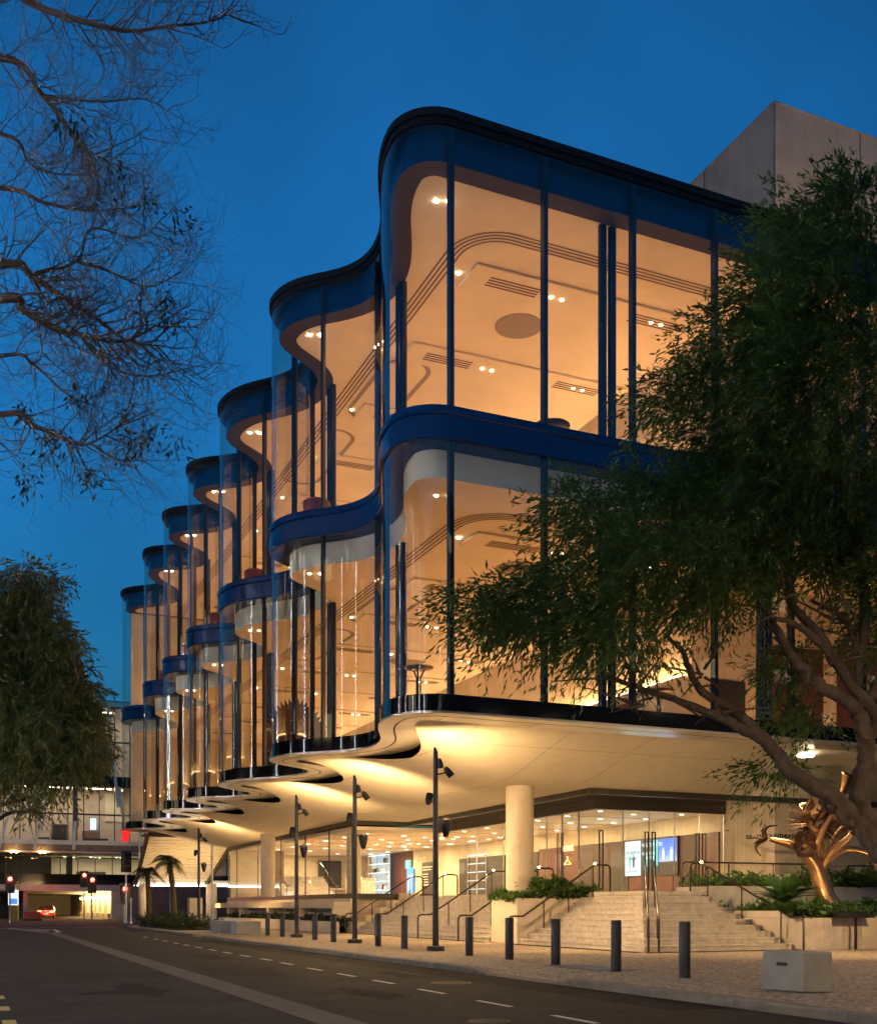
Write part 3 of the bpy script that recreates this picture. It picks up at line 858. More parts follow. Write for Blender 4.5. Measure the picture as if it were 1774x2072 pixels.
side = [40.7, 42.15, 43.6, 45.05, 46.5, 49.5, 52.6, 57.9]
for i, (a, b) in enumerate(zip(side[:-1], side[1:])):
    o = gpanel((25.1,a+0.012),(25.1,b-0.012), LZ+0.06, HZ-0.08, 'glass_door' if i in (0,1,2,3) else 'lobby_glass_panel')
    wallbox(25.07,25.13,b-0.012,b+0.012,LZ+0.06,HZ-0.08,M['steel'],'glass_edge')
    if i in (1,2):
        yy = a+0.12 if i == 2 else b-0.12
        mb = MB(); 
        for dt in (-0.02,):
            mb.tube([(24.98,yy,LZ+0.18),(24.98,yy,LZ+2.75)],0.022,6); mb.tube([(24.98,yy+ (0.16 if i==2 else -0.16),LZ+0.18),(24.98,yy+(0.16 if i==2 else -0.16),LZ+2.75)],0.022,6)
            mb.beam((24.98,yy,LZ+2.75),(24.98,yy+(0.16 if i==2 else -0.16),LZ+2.75),0.04,0.04)
        mb.build('handle', M['handle'], o)
doors = [25.1, 26.45, 27.8, 29.15, 30.5, 31.85]
for i, (a, b) in enumerate(zip(doors[:-1], doors[1:])):
    o = gpanel((a+0.012,40.7),(b-0.012,40.7), LZ+0.06, HZ-0.08, 'glass_door')
    wallbox(b-0.012,b+0.012,40.67,40.73,LZ+0.06,HZ-0.08,M['steel'],'glass_edge')
    for e in ((0,) if i in (0,) else (1,) if i in (1,3) else (0,)):
        xx = a+0.10 if e == 0 else b-0.10; dx = 0.17 if e == 0 else -0.17
        mb = MB()
        for q in (0, dx): mb.beam((xx+q,40.6,LZ+0.15),(xx+q,40.6,LZ+2.72),0.045,0.045)
        for zz in (LZ+0.17, LZ+2.70): mb.beam((xx,40.6,zz),(xx+dx,40.6,zz),0.045,0.045)
        mb.build('handle', M['handle'], o)
wallbox(25.1,31.9,40.66,40.74,LZ+0.001,LZ+0.06,M['fascia'],'door_threshold')
# lobby walls
wallbox(31.9,32.2,40.9,89,LZ,HZ+0.1,M['rib_in'],'lobby_wall')
wallbox(20.2,31.9,89.0,89.3,LZ,HZ+0.1,M['conc'],'lobby_wall')
# timber panelling on the lower part of the lobby wall, panel by panel
for k in range(11):
    s0 = 41.0+1.55*k
    wallbox(31.80,31.89,s0+0.008,s0+1.542,LZ,4.88,M['wood_dark'] if k in (1,5,6,7) else M['wood'],'timber_panel')
for (s0,s1,m,n) in ((58.1,60.4,'dark','dark_opening'),(62.6,64.0,'dark','dark_opening'),(64.0,69.5,'dark','dark_opening'),(78.3,83.2,'wood','timber_panel')):
    wallbox(31.78,31.89,s0,s1,LZ,4.75 if m=='dark' else HZ,M[m],n)
for s0 in (44.5, 48.4): wallbox(31.77,31.80,s0,s0+1.4,LZ,4.2,M['dark'] if s0>48 else M['wood'],'door')
# lobby columns
for (x, s0) in ((542,63.5),(716,61.0)):
    d = ray(x,1800); k = s0/d[1]; t0 = d[0]*k
    mb = MB(); mb.cyl(t0, s0, LZ, HZ, 0.42, 28); tp(mb, 'lobby_column', M['conc'], smooth=True)
wallbox(22.2,23.0,83.0,84.2,LZ,HZ,M['wood'],'lobby_pier')
# interior stair with its rails at the end of the lobby
for k in range(9):
    wallbox(22.3,26.5-0.0,80.5+0.42*k,85.5,LZ+0.2*k+0.001,LZ+0.2*(k+1),M['stone'],'lobby_step')
for t0 in (22.5,26.4):
    mb = MB(); mb.tube([(t0,79.6,LZ+1.0),(t0,80.4,LZ+1.0),(t0,84.3,LZ+2.9),(t0,85.4,LZ+2.9)],0.04,6)
    for s0 in (80.4,82.4,84.3): mb.tube([(t0,s0,LZ+max(0,(s0-80.5)*0.47)),(t0,s0,LZ+1.0+max(0,(s0-80.4)*0.487))],0.03,6)
    tp(mb,'lobby_rail',M['rail'])
# lobby lamps
lob = [(28.5,44.5),(28.5,51),(28.5,57.5),(22.8,62.5),(28.8,64),(22.8,70),(28.8,71.5),(23.5,77),(29,79),(25.5,85.5)]
for (t0, s0) in lob: area('lobby_lamp', (t0, s0, HZ-0.04), 190, 0.22, 0.22, (0,0,0), WARM2)
for i in range(11):
    for t0 in (26.3, 28.6, 30.7):
        s0 = 42.3+2.9*i + (0.8 if t0 == 28.6 else 0)
        mb = MB(); mb.box(t0-0.12,t0+0.12,s0-0.03,s0+0.03,HZ-0.03,HZ-0.004); tp(mb,'downlight',M['lamp_white'])
for i in range(7):
    for t0 in (21.8, 24.6, 28.0, 30.6):
        s0 = 60.5+3.9*i+0.4*t0 % 1.7
        mb = MB(); mb.box(t0-0.15,t0+0.15,s0-0.04,s0+0.04,HZ-0.03,HZ-0.004); tp(mb,'downlight',M['lamp_white'])
# stone wall beside the doors with the raised letters
A = Vector((31.92,40.8)); Bv = Vector((33.0,38.62))
mb = MB(); mb.prism([tuple(A),tuple(Bv),(48,38.62),(48,41.5),(31.92,41.5)], 3.30, 6.06); tp(mb,'wall_panel',M['rib_conc'])
mb = MB(); mb.prism([tuple(A),tuple(Bv),(48,38.62),(48,41.5),(31.92,41.5)], 0.0, 3.285); tp(mb,'wall_panel',M['rib_conc'])
u = (Bv-A).normalized(); nrm = Vector((u.y,-u.x)); nrm = nrm if nrm.dot(-A) > 0 else -nrm
q = A + u*1.52 + nrm*0.03
text('GLASSHOUSE', 0.27, (q.x-u.x*0.42, q.y-u.y*0.42, 4.48), (u.x,u.y,0), (0,0,1), M['dark_text'], theatre, extrude=0.02)
text('THEATRE', 0.27, (33.22, 38.59, 4.48), (1,0,0), (0,0,1), M['dark_text'], theatre, extrude=0.02)
text('GLASSHOUSE\nTHEATRE', 0.42, hit_t((1020+655*.2593)*.7096, (2330+428*.2593)*.7096, 31.87), (0,-1,0), (0,0,1), M['white_text'], theatre)
# big round forecourt column
mb = MB(); mb.cyl(20.5, 39.0, 1.5, 6.5, 0.56, 40); tp(mb, 'forecourt_column', M['conc'], smooth=True)
# base of the street-side glazing: slab edge and recess
wallbox(18.9,20.3,58.0,89,1.35,1.72,M['conc'],'slab_edge',bevel=0.02)
wallbox(19.9,20.3,57.95,89,0,1.35,M['conc_grey'],'base_wall'); wallbox(19.86,20.3,58.0,89,1.72,LZ-0.12,M['conc'],'base_wall')
wallbox(19.4,19.9,58.4,86,0.95,1.12,M['conc'],'recess_ledge')
for s0 in (57.95, 64.5, 72.0, 80.0):
    mb = MB(); mb.prism([(18.85,s0),(19.88,s0),(19.88,s0+0.35),(18.85,s0+0.35)], 0.3, 1.349); tp(mb,'base_fin',M['conc'],bevel=0.02)
# louvred underside of the far stair and its supports
N = 16
for k in range(N):
    f = k/N; f2 = (k+0.66)/N
    sa, za = 89.0+6.0*f, 6.9-3.3*f
    sb, zb = 89.0+6.0*f2, 6.9-3.3*f2
    tl = 13.7-0.0*f; tr = 20.3-0.9*f
    mb = MB(); mb.add([(tl,sa,za-0.02),(tr,sa,za-0.02),(tr,sb,zb+0.02),(tl,sb,zb+0.02),(tl,sa,za+0.1),(tr,sa,za+0.1),(tr,sb,zb+0.14),(tl,sb,zb+0.14)],
                      [(3,2,1,0),(4,5,6,7),(0,1,5,4),(1,2,6,5),(2,3,7,6),(3,0,4,7)])
    tp(mb,'louvre_slat',M['soffit'])
mb = MB(); mb.add([(13.65,89,7.35),(20.3,89,7.35),(19.5,95.2,3.95),(13.65,95.2,3.95),(13.65,89,7.4),(20.3,89,7.4),(19.5,95.2,4.0),(13.65,95.2,4.0)],[(3,2,1,0),(4,5,6,7),(0,1,5,4),(1,2,6,5),(2,3,7,6),(3,0,4,7)]); tp(mb,'louvre_backing',M['dark'])
mb = MB(); mb.add([(13.4,89,7.1),(13.62,89,7.1),(13.62,95.3,3.5),(13.4,95.3,3.5),(13.4,89,6.6),(13.62,89,6.6),(13.62,95.3,3.1),(13.4,95.3,3.1)],[(0,1,2,3),(4,7,6,5),(0,4,5,1),(1,5,6,2),(2,6,7,3),(3,7,4,0)]); tp(mb,'stair_stringer',M['fascia'])
mb = MB(); mb.add([(20.3,89,7.0),(20.5,89,7.0),(19.6,95.3,3.6),(19.4,95.3,3.6),(20.3,89,6.6),(20.5,89,6.6),(19.6,95.3,3.1),(19.4,95.3,3.1)],[(0,1,2,3),(4,7,6,5),(0,4,5,1),(1,5,6,2),(2,6,7,3),(3,7,4,0)]); tp(mb,'stair_stringer',M['fascia'])
wallbox(13.4,24,95.3,95.7,3.3,3.7,M['conc_grey'],'stair_beam')
wallbox(14.0,24,89.6,95.3,7.35,7.5,M['dark'],'stair_slab')
mb = MB(); mb.cyl(19.8,94.6,0,3.4,0.45,24); tp(mb,'stair_column',M['conc'],smooth=True)
mb = MB(); mb.cyl(14.0,94.6,0,3.4,0.3,20); tp(mb,'stair_column',M['conc'],smooth=True)
mb = MB(); mb.box(13.4,24,95.15,95.24,3.2,3.28); tp(mb,'light_trail_bar',emit('light_trail_white',(1.0,0.9,0.72),5))  # glowing bar stands in for a passing vehicle's light trail
area('light_trail_lamp',(18,95.0,3.15),40,9,0.1,(R(-20),0,0),(1.0,0.85,0.62))  # added lamp for the glow of that trail
spot('louvre_fill',(18.2,86.3,0.4),(16.8,92.5,5.2),900,95,1.0,SOFT,0.15)  # added lamp without a fitting, brightens the louvre slats
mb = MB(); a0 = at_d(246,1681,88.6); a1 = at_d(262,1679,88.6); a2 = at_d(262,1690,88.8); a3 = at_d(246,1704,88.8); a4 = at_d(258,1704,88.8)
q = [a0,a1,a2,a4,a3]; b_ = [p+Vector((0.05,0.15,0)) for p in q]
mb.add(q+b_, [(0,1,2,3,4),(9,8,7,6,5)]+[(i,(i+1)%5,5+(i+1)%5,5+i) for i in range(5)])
tp(mb,'red_glow_fin',emit('painted_red_light',(1.0,0.02,0.02),0.25))  # metal fin; its emission imitates red light reflected off it

# ------------------------------------------------------------------ planters
def stone_panels(parent, a, b, z0, z1, n, m='stone_clad', t=0.04):     # facing slabs from a to b on the outside of a planter
    a = Vector(a); b = Vector(b); d = (b-a)/n; u = d.normalized(); nn = Vector((u.y,-u.x))
    for i in range(n):
        p = a+d*i+u*0.005; q = a+d*(i+1)-u*0.005
        mb = MB(); mb.prism([tuple(p+nn*t),tuple(q+nn*t),tuple(q),tuple(p)][::-1], z0, z1); mb.build('stone_slab', M[m], parent)
pl_col = thing('planter', (19.7,37.7,0), 'plain concrete planter between the two flights, round column rising from it', 'planter')
mb = MB(); mb.prism([(19.7,37.7),(23.6,37.7),(23.6,39.98),(19.7,39.98)], 0, 1.77); mb.build('box', M['conc'], pl_col, bevel=0.03)
mb = MB(); mb.box(19.85,23.5,37.85,39.85,1.70,1.79); mb.build('soil', M['soil'], pl_col)
pl_low = thing('planter', (25.75,28.7,0), 'low stone faced planter at the foot of the corner steps below the sculpture', 'planter')
mb = MB(); mb.prism([(25.78,28.75),(44,28.75),(44,34.1),(25.78,34.1)], 0, 1.05); mb.build('box', M['conc'], pl_low, bevel=0.02)
stone_panels(pl_low, (25.78,28.75), (28.3,28.75), 0.0, 1.07, 3)
stone_panels(pl_low, (28.31,28.75), (44,28.75), 0.0, 1.12, 7, 'conc', 0.02)
mb = MB(); mb.prism([(25.78,29.6),(26.1,29.6),(26.1,34.1),(25.78,34.1)], 1.06, 1.3); mb.build('kerb_wall', M['conc'], pl_low)
mb = MB(); mb.box(26.0,43.8,28.95,34.0,1.03,1.10); mb.build('soil', M['soil'], pl_low)
pl_up = thing('planter', (26.0,34.2,0), 'upper concrete planter running from the landing below the lettered wall', 'planter')
mb = MB(); mb.prism([(26.0,34.2),(44,34.2),(44,36.2),(26.0,36.2)], 0, 2.22); mb.build('box', M['conc_grey'], pl_up, bevel=0.02)
stone_panels(pl_up, (26.0,34.2), (44,34.2), 1.0, 2.24, 8, 'conc_grey', 0.03)
mb = MB(); mb.box(26.15,43.8,34.35,36.1,2.2,2.27); mb.build('soil', M['soil'], pl_up)
pl_far = thing('planter', (19.0,57.5,0), 'long low concrete planter wall in front of the street side lobby glass', 'planter')
for k, (a, b) in enumerate(((56.9,62.4),(62.41,68),(68.01,74),(74.01,80),(80.01,84.5))):
    mb = MB(); mb.prism([(18.55-0.008*(a-57)*1.2,a),(18.85,a),(18.85,b),(18.55-0.008*(b-57)*1.2,b)], 0, 0.62); mb.build('wall_length', M['conc'], pl_far, bevel=0.015)
mb = MB(); mb.box(18.86,19.88,57,84.4,0.45,0.5); mb.build('soil', M['soil'], pl_far)

# drain grates along the foot of the steps
M['grate'] = mat('grate_metal', (0.03,0.027,0.024), 0.6, metal=0.3)
def grate(a, b, label):
    a = Vector(a); b = Vector(b); g = thing('drain_grate', (a.x,a.y,0.004), label, 'drain')
    mb = MB(); mb.beam((*a,0.006),(*b,0.006),0.24,0.008); mb.build('channel', M['groove'], g)
    L = (b-a).length; u = (b-a)/L; mb = MB(); n = int(L/0.11)
    for k in range(n):
        p = a+u*(0.05+0.11*k); q = Vector((-u.y,u.x))*0.11
        mb.beam((p.x-q.x,p.y-q.y,0.016),(p.x+q.x,p.y+q.y,0.016),0.045,0.012)
    mb.build('slats', M['grate'], g, kind='stuff')
grate((19.35,40),(19.35,56.5),'narrow slotted drain grate along the foot of the straight flight')
grate((19.4,29.0),(19.4,37.9),'slotted drain grate along the street side foot of the corner steps')
grate((19.55,28.75),(25.6,28.75),'slotted drain grate along the camera side foot of the corner steps')
tac = thing('tactile_paving', (13.6,22.6,0.0), 'dark pad of raised tactile dots between two bollards at the crossing', 'tactile paving')
mb = MB(); mb.box(13.05,14.2,21.2,23.6,-0.002,0.008); mb.build('pad', M['grate'], tac)
mb = MB()
for i in range(10):
    for j in range(21): mb.lathe([(0.03,0.008),(0.022,0.018)], (13.11+0.115*i,21.26+0.115*j,0), 6)
mb.build('dots', M['steel'], tac, kind='stuff')

# ------------------------------------------------------------------ handrails
def rail(label, foot, top_h, d, run, posts, light=True, ext=0.5, low=None):
    """foot: plan point at the foot, d: plan direction going up, run: plan length of the flight"""
    f = Vector(foot); d = Vector(d).normalized(); H = 1.08
    P3 = lambda k, z: Vector((f.x+d.x*k, f.y+d.y*k, z))
    r = thing('handrail', (f.x,f.y,0), label, 'handrail', 'bronze handrails on the steps')
    mb = MB()
    path = [P3(-ext-0.12,0.0),P3(-ext-0.12,H-0.14),P3(-ext-0.07,H-0.04),P3(-ext+0.03,H),P3(0.0,H),P3(run,H+top_h),P3(run+0.55,H+top_h),P3(run+0.66,H+top_h-0.05),P3(run+0.7,H+top_h-0.16),P3(run+0.7,top_h)]
    mb.tube(path, 0.038, 8); mb.build('rail', M['rail'], r, smooth=True)
    for k in posts:
        mb = MB(); z = max(0, min(1, k/run))*top_h
        mb.tube([P3(k, max(0,z-0.2)), P3(k, z+H)], 0.026, 6); mb.build('post', M['rail'], r)
    if light:
        mb = MB(); mb.lathe([(0.0,-0.05),(0.04,-0.03),(0.045,0.02),(0,0.05)], P3(run, H+top_h-0.02)+Vector((0,0,0.06)), 8); mb.build('light', M['amber'], r)
        p = P3(run, H+top_h+0.15); point('rail_light_lamp', p, 2.0, (1,0.6,0.2), 0.04)
    return r
run_a = TR*NR-0.2
for s0, lb in ((56.2,'handrail at the far end of the straight flight beside the block wall'),(51.6,'second handrail from the far end of the straight flight'),(46.0,'handrail of the straight flight passing behind the nearest lamp post'),(41.6,'handrail of the straight flight nearest the column planter')):
    rail(lb, (19.6,s0), LZ, (1,0), run_a, (0.9,2.0,3.1))
rail('handrail beside the concrete planter on the corner steps', (19.75,37.3), LZ, (1,0), run_a, (0.9,2.0,3.1))
hip = (Vector((22.9,33.95))-Vector((19.8,29.2)))
for e, lb in ((0.0,'left one of the twin handrails on the hip of the corner steps'),(0.34,'right one of the twin handrails on the hip of the corner steps')):
    rail(lb, (19.85+e,29.1-e*0.2), LZ, hip, hip.length, (1.2,4.4), False, 0.35)
rail('handrail along the planter edge at the right end of the corner steps', (25.55,29.1), LZ, (0.02,1), 5.0, (0.5,2.6,4.6))
# guard rails on the upper planter
gr = thing('guard_rail', (26.4,36.8,2.0), 'bronze guard rail with uprights in front of the lettered stone wall', 'railing')
mb = MB(); mb.tube([(26.6,36.6,2.0),(26.6,36.6,3.15),(26.7,36.6,3.25),(33.5,36.6,3.25)],0.035,8); mb.build('rail',M['rail'],gr,smooth=True)
for t0 in (28.9,31.2,33.5):
    mb = MB(); mb.tube([(t0,36.6,2.0),(t0,36.6,3.25)],0.03,6); mb.build('post',M['rail'],gr)
gr = thing('guard_rail', (34.6,36.6,2.0), 'bronze guard rail behind the sculpture on the far right', 'railing')
mb = MB(); mb.tube([(35.2,36.6,2.0),(35.2,36.6,3.1),(35.32,36.6,3.22),(43,36.6,3.22)],0.035,8); mb.build('rail',M['rail'],gr,smooth=True)
for t0 in (37,39,41):
    mb = MB(); mb.tube([(t0,36.6,2.0),(t0,36.6,3.22)],0.03,6); mb.build('post',M['rail'],gr)

# ------------------------------------------------------------------ bollards
boll = [(541.3,1893.5),(571.5,1896.2),(636.8,1902.7),(674.6,1907),(764.6,1915.3),(818.2,1920.3),(949.3,1934.7),(1030.3,1942.3),(1123.9,1953.5),(1246.2,1966.4),(1384.8,1979.7)]
blab = ['black bollard farthest down the kerb beside the bench','black bollard between the farthest bollard and the third lamp post','black bollard just right of the third lamp post','black bollard just left of the second lamp post',
        'black bollard just right of the second lamp post','black bollard just left of the nearest lamp post','black bollard just right of the nearest lamp post','black bollard in front of the column planter',
        'black bollard at the left end of the corner steps','second nearest black bollard in front of the corner steps','nearest black bollard beside the concrete block seat']
proto = None
for (x, y), lb in zip(boll, blab):
    p = hit_z(x, y, 0.0)
    if proto is None:
        proto = thing('bollard', (0,0,0), lb, 'bollard', 'black bollards along the kerb')
        mb = MB(); mb.lathe([(0.0,0.0),(0.118,0.0),(0.118,1.125),(0.112,1.145),(0.0,1.15)], (0,0,0), 28); mb.build('post', M['black_metal'], proto, smooth=True)
        mb = MB(); mb.lathe([(0.119,1.06),(0.1195,1.075)], (0,0,0), 28); mb.build('ring_joint', M['groove'], proto)
        proto.location = p; b = proto
    else:
        b = link_copy(proto, None, p); b['label'] = lb

# ------------------------------------------------------------------ lamp posts with small spotlight heads
lab_p = ['nearest black lamp post carrying several small spotlights','second black lamp post from the front','third black lamp post from the front','fourth black lamp post before the leafy bed','farthest black lamp post near the palms']
def head(parent, base, aim, s=1.0, lit=False, out=0.25):
    """spotlight: arm, domed body, lens"""
    base = Vector(base); aim = Vector(aim).normalized()
    q = aim.to_track_quat('Z','Y').to_matrix()
    mb = MB(); mb.lathe([(0.0,-0.20*s),(0.07*s,-0.17*s),(0.105*s,-0.08*s),(0.115*s,0.02*s),(0.115*s,0.19*s),(0.10*s,0.19*s),(0.095*s,0.12*s),(0.0,0.12*s)], base, 14, q)
    h = mb.build('spotlight', M['black_metal'], parent, smooth=True)
    mb = MB(); mb.lathe([(0.092*s,0.125*s),(0.0,0.13*s)], base, 12, q); mb.build('lens', M['lamp_on'] if lit else M['black_glass'], h)
    return h
pole_s = [32.9, 41.2, 49.6, 62.0, 72.3]
pole_x = [14.2, 14.3, 14.35, 14.3, 14.3]
protoP = None
for i, (t0, s0) in enumerate(zip(pole_x, pole_s)):
    if i == 3: continue
    if protoP is None:
        protoP = thing('lamp_post', (0,0,0), lab_p[0], 'lamp post', 'black lamp posts along the kerb')
        mb = MB(); mb.tube([(0,0,0.12),(0,0,3.2),(0,0,6.5)], [0.105,0.09,0.078], 16); mb.add([(-0.078,0,6.5),(0.03,0,6.5),(0.0,0,6.68)],[(0,1,2)]); mb.build('pole', M['black_metal'], protoP, smooth=True)
        mb = MB(); mb.tube([(0.0,0,6.49),(-0.02,0,6.60),(-0.05,0,6.66)], [0.078,0.05,0.01], 14); mb.build('tip', M['black_metal'], protoP, smooth=True)
        mb = MB(); mb.lathe([(0,0),(0.29,0),(0.29,0.14),(0.27,0.16),(0,0.16)], (0,0,0), 24); mb.build('base', M['black_metal'], protoP, smooth=True)
        for (zz, off, aim, lit, sc) in ((6.12,(0.10,-0.13),(0.25,0.0,-1),False,0.85),(5.85,(0.36,-0.20),(0.6,-0.15,-0.8),True,1.0),(4.95,(-0.18,0.14),(0.35,0.4,0.9),True,1.05)):
            mb = MB(); mb.tube([(0,0,zz-0.1),(off[0]*0.6,off[1]*0.6,zz-0.05),(off[0],off[1],zz)], 0.028, 6); mb.build('arm', M['black_metal'], protoP)
            head(protoP, (off[0],off[1],zz), aim, sc, lit)
        mb = MB(); mb.lathe([(0,-0.42),(0.08,-0.42),(0.10,-0.34),(0.19,0.0),(0.18,0.12),(0.10,0.2),(0,0.22)], (0.32,-0.1,4.15), 16); h = mb.build('speaker', M['black_metal'], protoP, smooth=True)
        mb = MB(); mb.tube([(0,0,4.25),(0.2,-0.06,4.28)],0.03,6); mb.build('arm', M['black_metal'], protoP)
        protoP.location = (t0,s0,0); P = protoP
    else:
        P = link_copy(protoP, None, (t0,s0,0), (0,0,0)); P['label'] = lab_p[i]
P = link_copy(protoP, None, (26.5,20.5,0), (0,0,R(150))); P['label'] = 'added lamp post out of view on the forecourt right of the corner steps'  # post added out of view to light the corner steps
spot('downlight_lamp', (26.0,20.9,5.6), (23.0,30.5,0.6), 1000, 105, 1.0, SOFT, 0.06)  # lamp of the added forecourt post
P = link_copy(protoP, None, (14.3,7.6,0), (0,0,R(180))); P['label'] = 'added lamp post out of view on the kerb line right of the camera'  # post added out of view for warm fill near the kerb
spot('downlight_lamp', (13.9,8.0,5.7), (13.0,15.5,0.3), 170, 120, 1.0, SOFT, 0.06); spot('uplight_lamp', (14.4,8.1,5.2), (17.0,15.2,6.0), 60, 90, 1.0, SOFT, 0.06)  # fill on the block seat and tree trunk from the added post
spot('downlight_lamp', (25.9,20.6,5.9), (17.5,18.5,0.5), 260, 120, 1.0, SOFT, 0.06)  # footpath fill from the added forecourt post
for i, (t0, s0) in enumerate(zip(pole_x, pole_s)):
    if i == 3: continue
    spot('uplight_lamp', (t0-0.05,s0+0.32,5.2), (t0+2.9,s0+3.6,7.3), 600, 130, 1.0, SOFT, 0.05)       # washes the soffit
    spot('downlight_lamp', (t0+0.46,s0-0.3,5.62), (t0+5.5,s0+0.5,0.6), 560, 95, 0.9, SOFT, 0.06)        # steps
    spot('downlight_lamp', (t0+0.12,s0-0.35,5.92), (t0-1.5,s0-5.0,0), 240, 120, 0.9, SOFT, 0.06)       # kerb and road
    if i < 2: spot('downlight_lamp', (t0+0.46,s0-0.5,5.62), (t0+9.0,s0-2.5,0.8), 560, 80, 0.9, SOFT, 0.06)

# ------------------------------------------------------------------ concrete seat block, bench, boxes
blk = thing('seat_block', (12.9,14.4,0), 'grey concrete block seat with a lifting slot beside the kerb', 'seat block')
pts = [hit_z(1541.8,2004,0), hit_z(1624.8,2011,0), hit_z(1684,2010,0)]
c0 = Vector((pts[1].x,pts[1].y)); e1 = Vector((pts[0].x,pts[0].y))-c0; e2 = Vector((pts[2].x,pts[2].y))-c0
e2 = Vector((-e1.y, e1.x)) if False else e2
mb = MB(); quadp = [tuple(c0), tuple(c0+e2), tuple(c0+e1+e2), tuple(c0+e1)]; mb.prism(quadp, 0.01, 0.69); mb.build('block', M['conc_block'], blk, bevel=0.03)
n1 = Vector((e1.y,-e1.x)).normalized(); n1 = n1 if n1.dot(-c0) > 0 else -n1
a = c0+e1*0.38+n1*0.004; b = c0+e1*0.64+n1*0.004
mb = MB(); mb.prism([tuple(a),tuple(b),tuple(b-n1*0.02),tuple(a-n1*0.02)], 0.44, 0.50); mb.build('slot', M['groove'], blk)
ben = thing('bench', (13.2,56.3,0), 'long pale concrete bench by the kerb', 'bench')
mb = MB(); mb.box(13.1,14.4,56.4,63,0.52,0.68); mb.build('seat_slab', M['conc_grey'], ben, bevel=0.02)
mb = MB(); mb.box(13.1,14.4,56.41,57.6,0.0,0.519); mb.build('leg', M['conc_grey'], ben, bevel=0.02)
mb = MB(); mb.box(13.1,14.4,60.2,62.99,0.0,0.519); mb.build('leg', M['conc_grey'], ben, bevel=0.02)
for k, (t0, s0, L, lb) in enumerate(((15.3,66.5,1.6,'nearer pale concrete planting box beside the bench'),(14.6,72.5,1.4,'farther pale concrete planting box in the leafy bed'))):
    bx = thing('concrete_box', (t0,s0,0), lb, 'planting box'); mb = MB(); mb.box(t0-L/2,t0+L/2,s0-L/2,s0+L/2,0,0.75); mb.build('box', M['conc_grey'], bx, bevel=0.03)
    mb = MB(); mb.box(t0-L/2+0.12,t0+L/2-0.12,s0-L/2+0.12,s0+L/2-0.12,0.74,0.765); mb.build('soil', M['soil'], bx)
cab = thing('utility_cabinet', (16.3,84,0), 'pale metal utility cabinet standing behind the palms', 'cabinet')
mb = MB(); mb.box(15.9,16.9,84,84.8,0.1,2.1); mb.build('cabinet', M['conc'], cab, bevel=0.03); mb = MB(); mb.box(15.85,16.95,83.95,84.85,0,0.1); mb.build('plinth', M['conc_grey'], cab)

# manhole covers
for k, (x, y, r, lb) in enumerate(((913,1990,0.42,'round iron manhole cover in the road near the kerb'),(990,2068,0.30,'small round iron cover at the bottom edge of the road'))):
    p = hit_z(x, y, -0.15); mh = thing('manhole_cover', (p.x,p.y,-0.145), lb, 'manhole cover')
    mb = MB(); mb.lathe([(0,-0.01),(r,-0.01),(r,0.004),(r-0.05,0.004),(r-0.05,-0.002),(0,-0.002)], (p.x,p.y,-0.145), 32); mb.build('frame', M['grate'], mh)
    mb = MB()
    for i in range(-7, 8):
        for j in range(-7, 8):
            if math.hypot(i,j)*0.052 < r-0.07: mb.box(p.x+i*0.052-0.016,p.x+i*0.052+0.016,p.y+j*0.052-0.016,p.y+j*0.052+0.016,-0.147,-0.140)
    mb.build('tread', M['grate'], mh, kind='stuff')

# information stands and planter spotlights
for (x, y, zt, z0, lb) in ((1731,1917,1.05,0,'dark sloping information plaque on a post in front of the stone planter'),):
    p = hit_z(x, 1922, 0); s_ = thing('information_stand', (p.x,p.y,0), lb, 'plaque')
    mb = MB(); mb.box(p.x-0.04,p.x+0.04,p.y-0.03,p.y+0.03,0,1.08); mb.build('post', M['rail'], s_)
    mb = MB(); mb.add([(p.x-0.75,p.y-0.12,1.07),(p.x+0.75,p.y-0.12,1.07),(p.x+0.75,p.y+0.42,1.25),(p.x-0.75,p.y+0.42,1.25),(p.x-0.75,p.y-0.12,1.11),(p.x+0.75,p.y-0.12,1.11),(p.x+0.75,p.y+0.42,1.29),(p.x-0.75,p.y+0.42,1.29)],[(3,2,1,0),(4,5,6,7),(0,1,5,4),(1,2,6,5),(2,3,7,6),(3,0,4,7)]); mb.build('plate', M['black_metal'], s_)
s_ = thing('information_stand', (27.0,34.8,2.2), 'dark sloping plaque on the upper planter below the guard rail', 'plaque')
mb = MB(); mb.add([(26.6,34.6,2.3),(29.4,34.6,2.3),(29.4,35.2,2.55),(26.9,35.2,2.55),(26.6,34.6,2.35),(29.4,34.6,2.35),(29.4,35.2,2.6),(26.9,35.2,2.6)],[(3,2,1,0),(4,5,6,7),(0,1,5,4),(1,2,6,5),(2,3,7,6),(3,0,4,7)]); mb.build('plate', M['black_metal'], s_)
mb = MB(); mb.box(28.0,28.1,34.85,34.95,2.2,2.45); mb.build('post', M['rail'], s_)
def garden_spot(p, tgt, e, lb, col=WARM2, ang=90):
    p = Vector(p); g = thing('garden_spotlight', tuple(p), lb, 'spotlight')
    mb = MB(); mb.tube([p, p+Vector((0,0,0.22))], 0.03, 6); mb.build('stake', M['black_metal'], g)
    d = (Vector(tgt)-p).normalized(); head(g, p+Vector((0,0,0.34)), d, 0.8, True)
    spot('garden_lamp', p+Vector((0,0,0.36))+d*0.22, tgt, e, ang, 0.9, col, 0.04)
garden_spot((30.0,34.7,2.27), (32.6,38.9,4.5), 90, 'small spotlight on the upper planter aimed at the lettered wall')
garden_spot((28.4,30.6,1.1), (30.0,31.8,4.6), 38, 'small spotlight among the ferns aimed up at the sculpture')
garden_spot((31.6,30.4,1.1), (30.4,32.0,5.2), 34, 'small dark spotlight beside the foot of the sculpture')
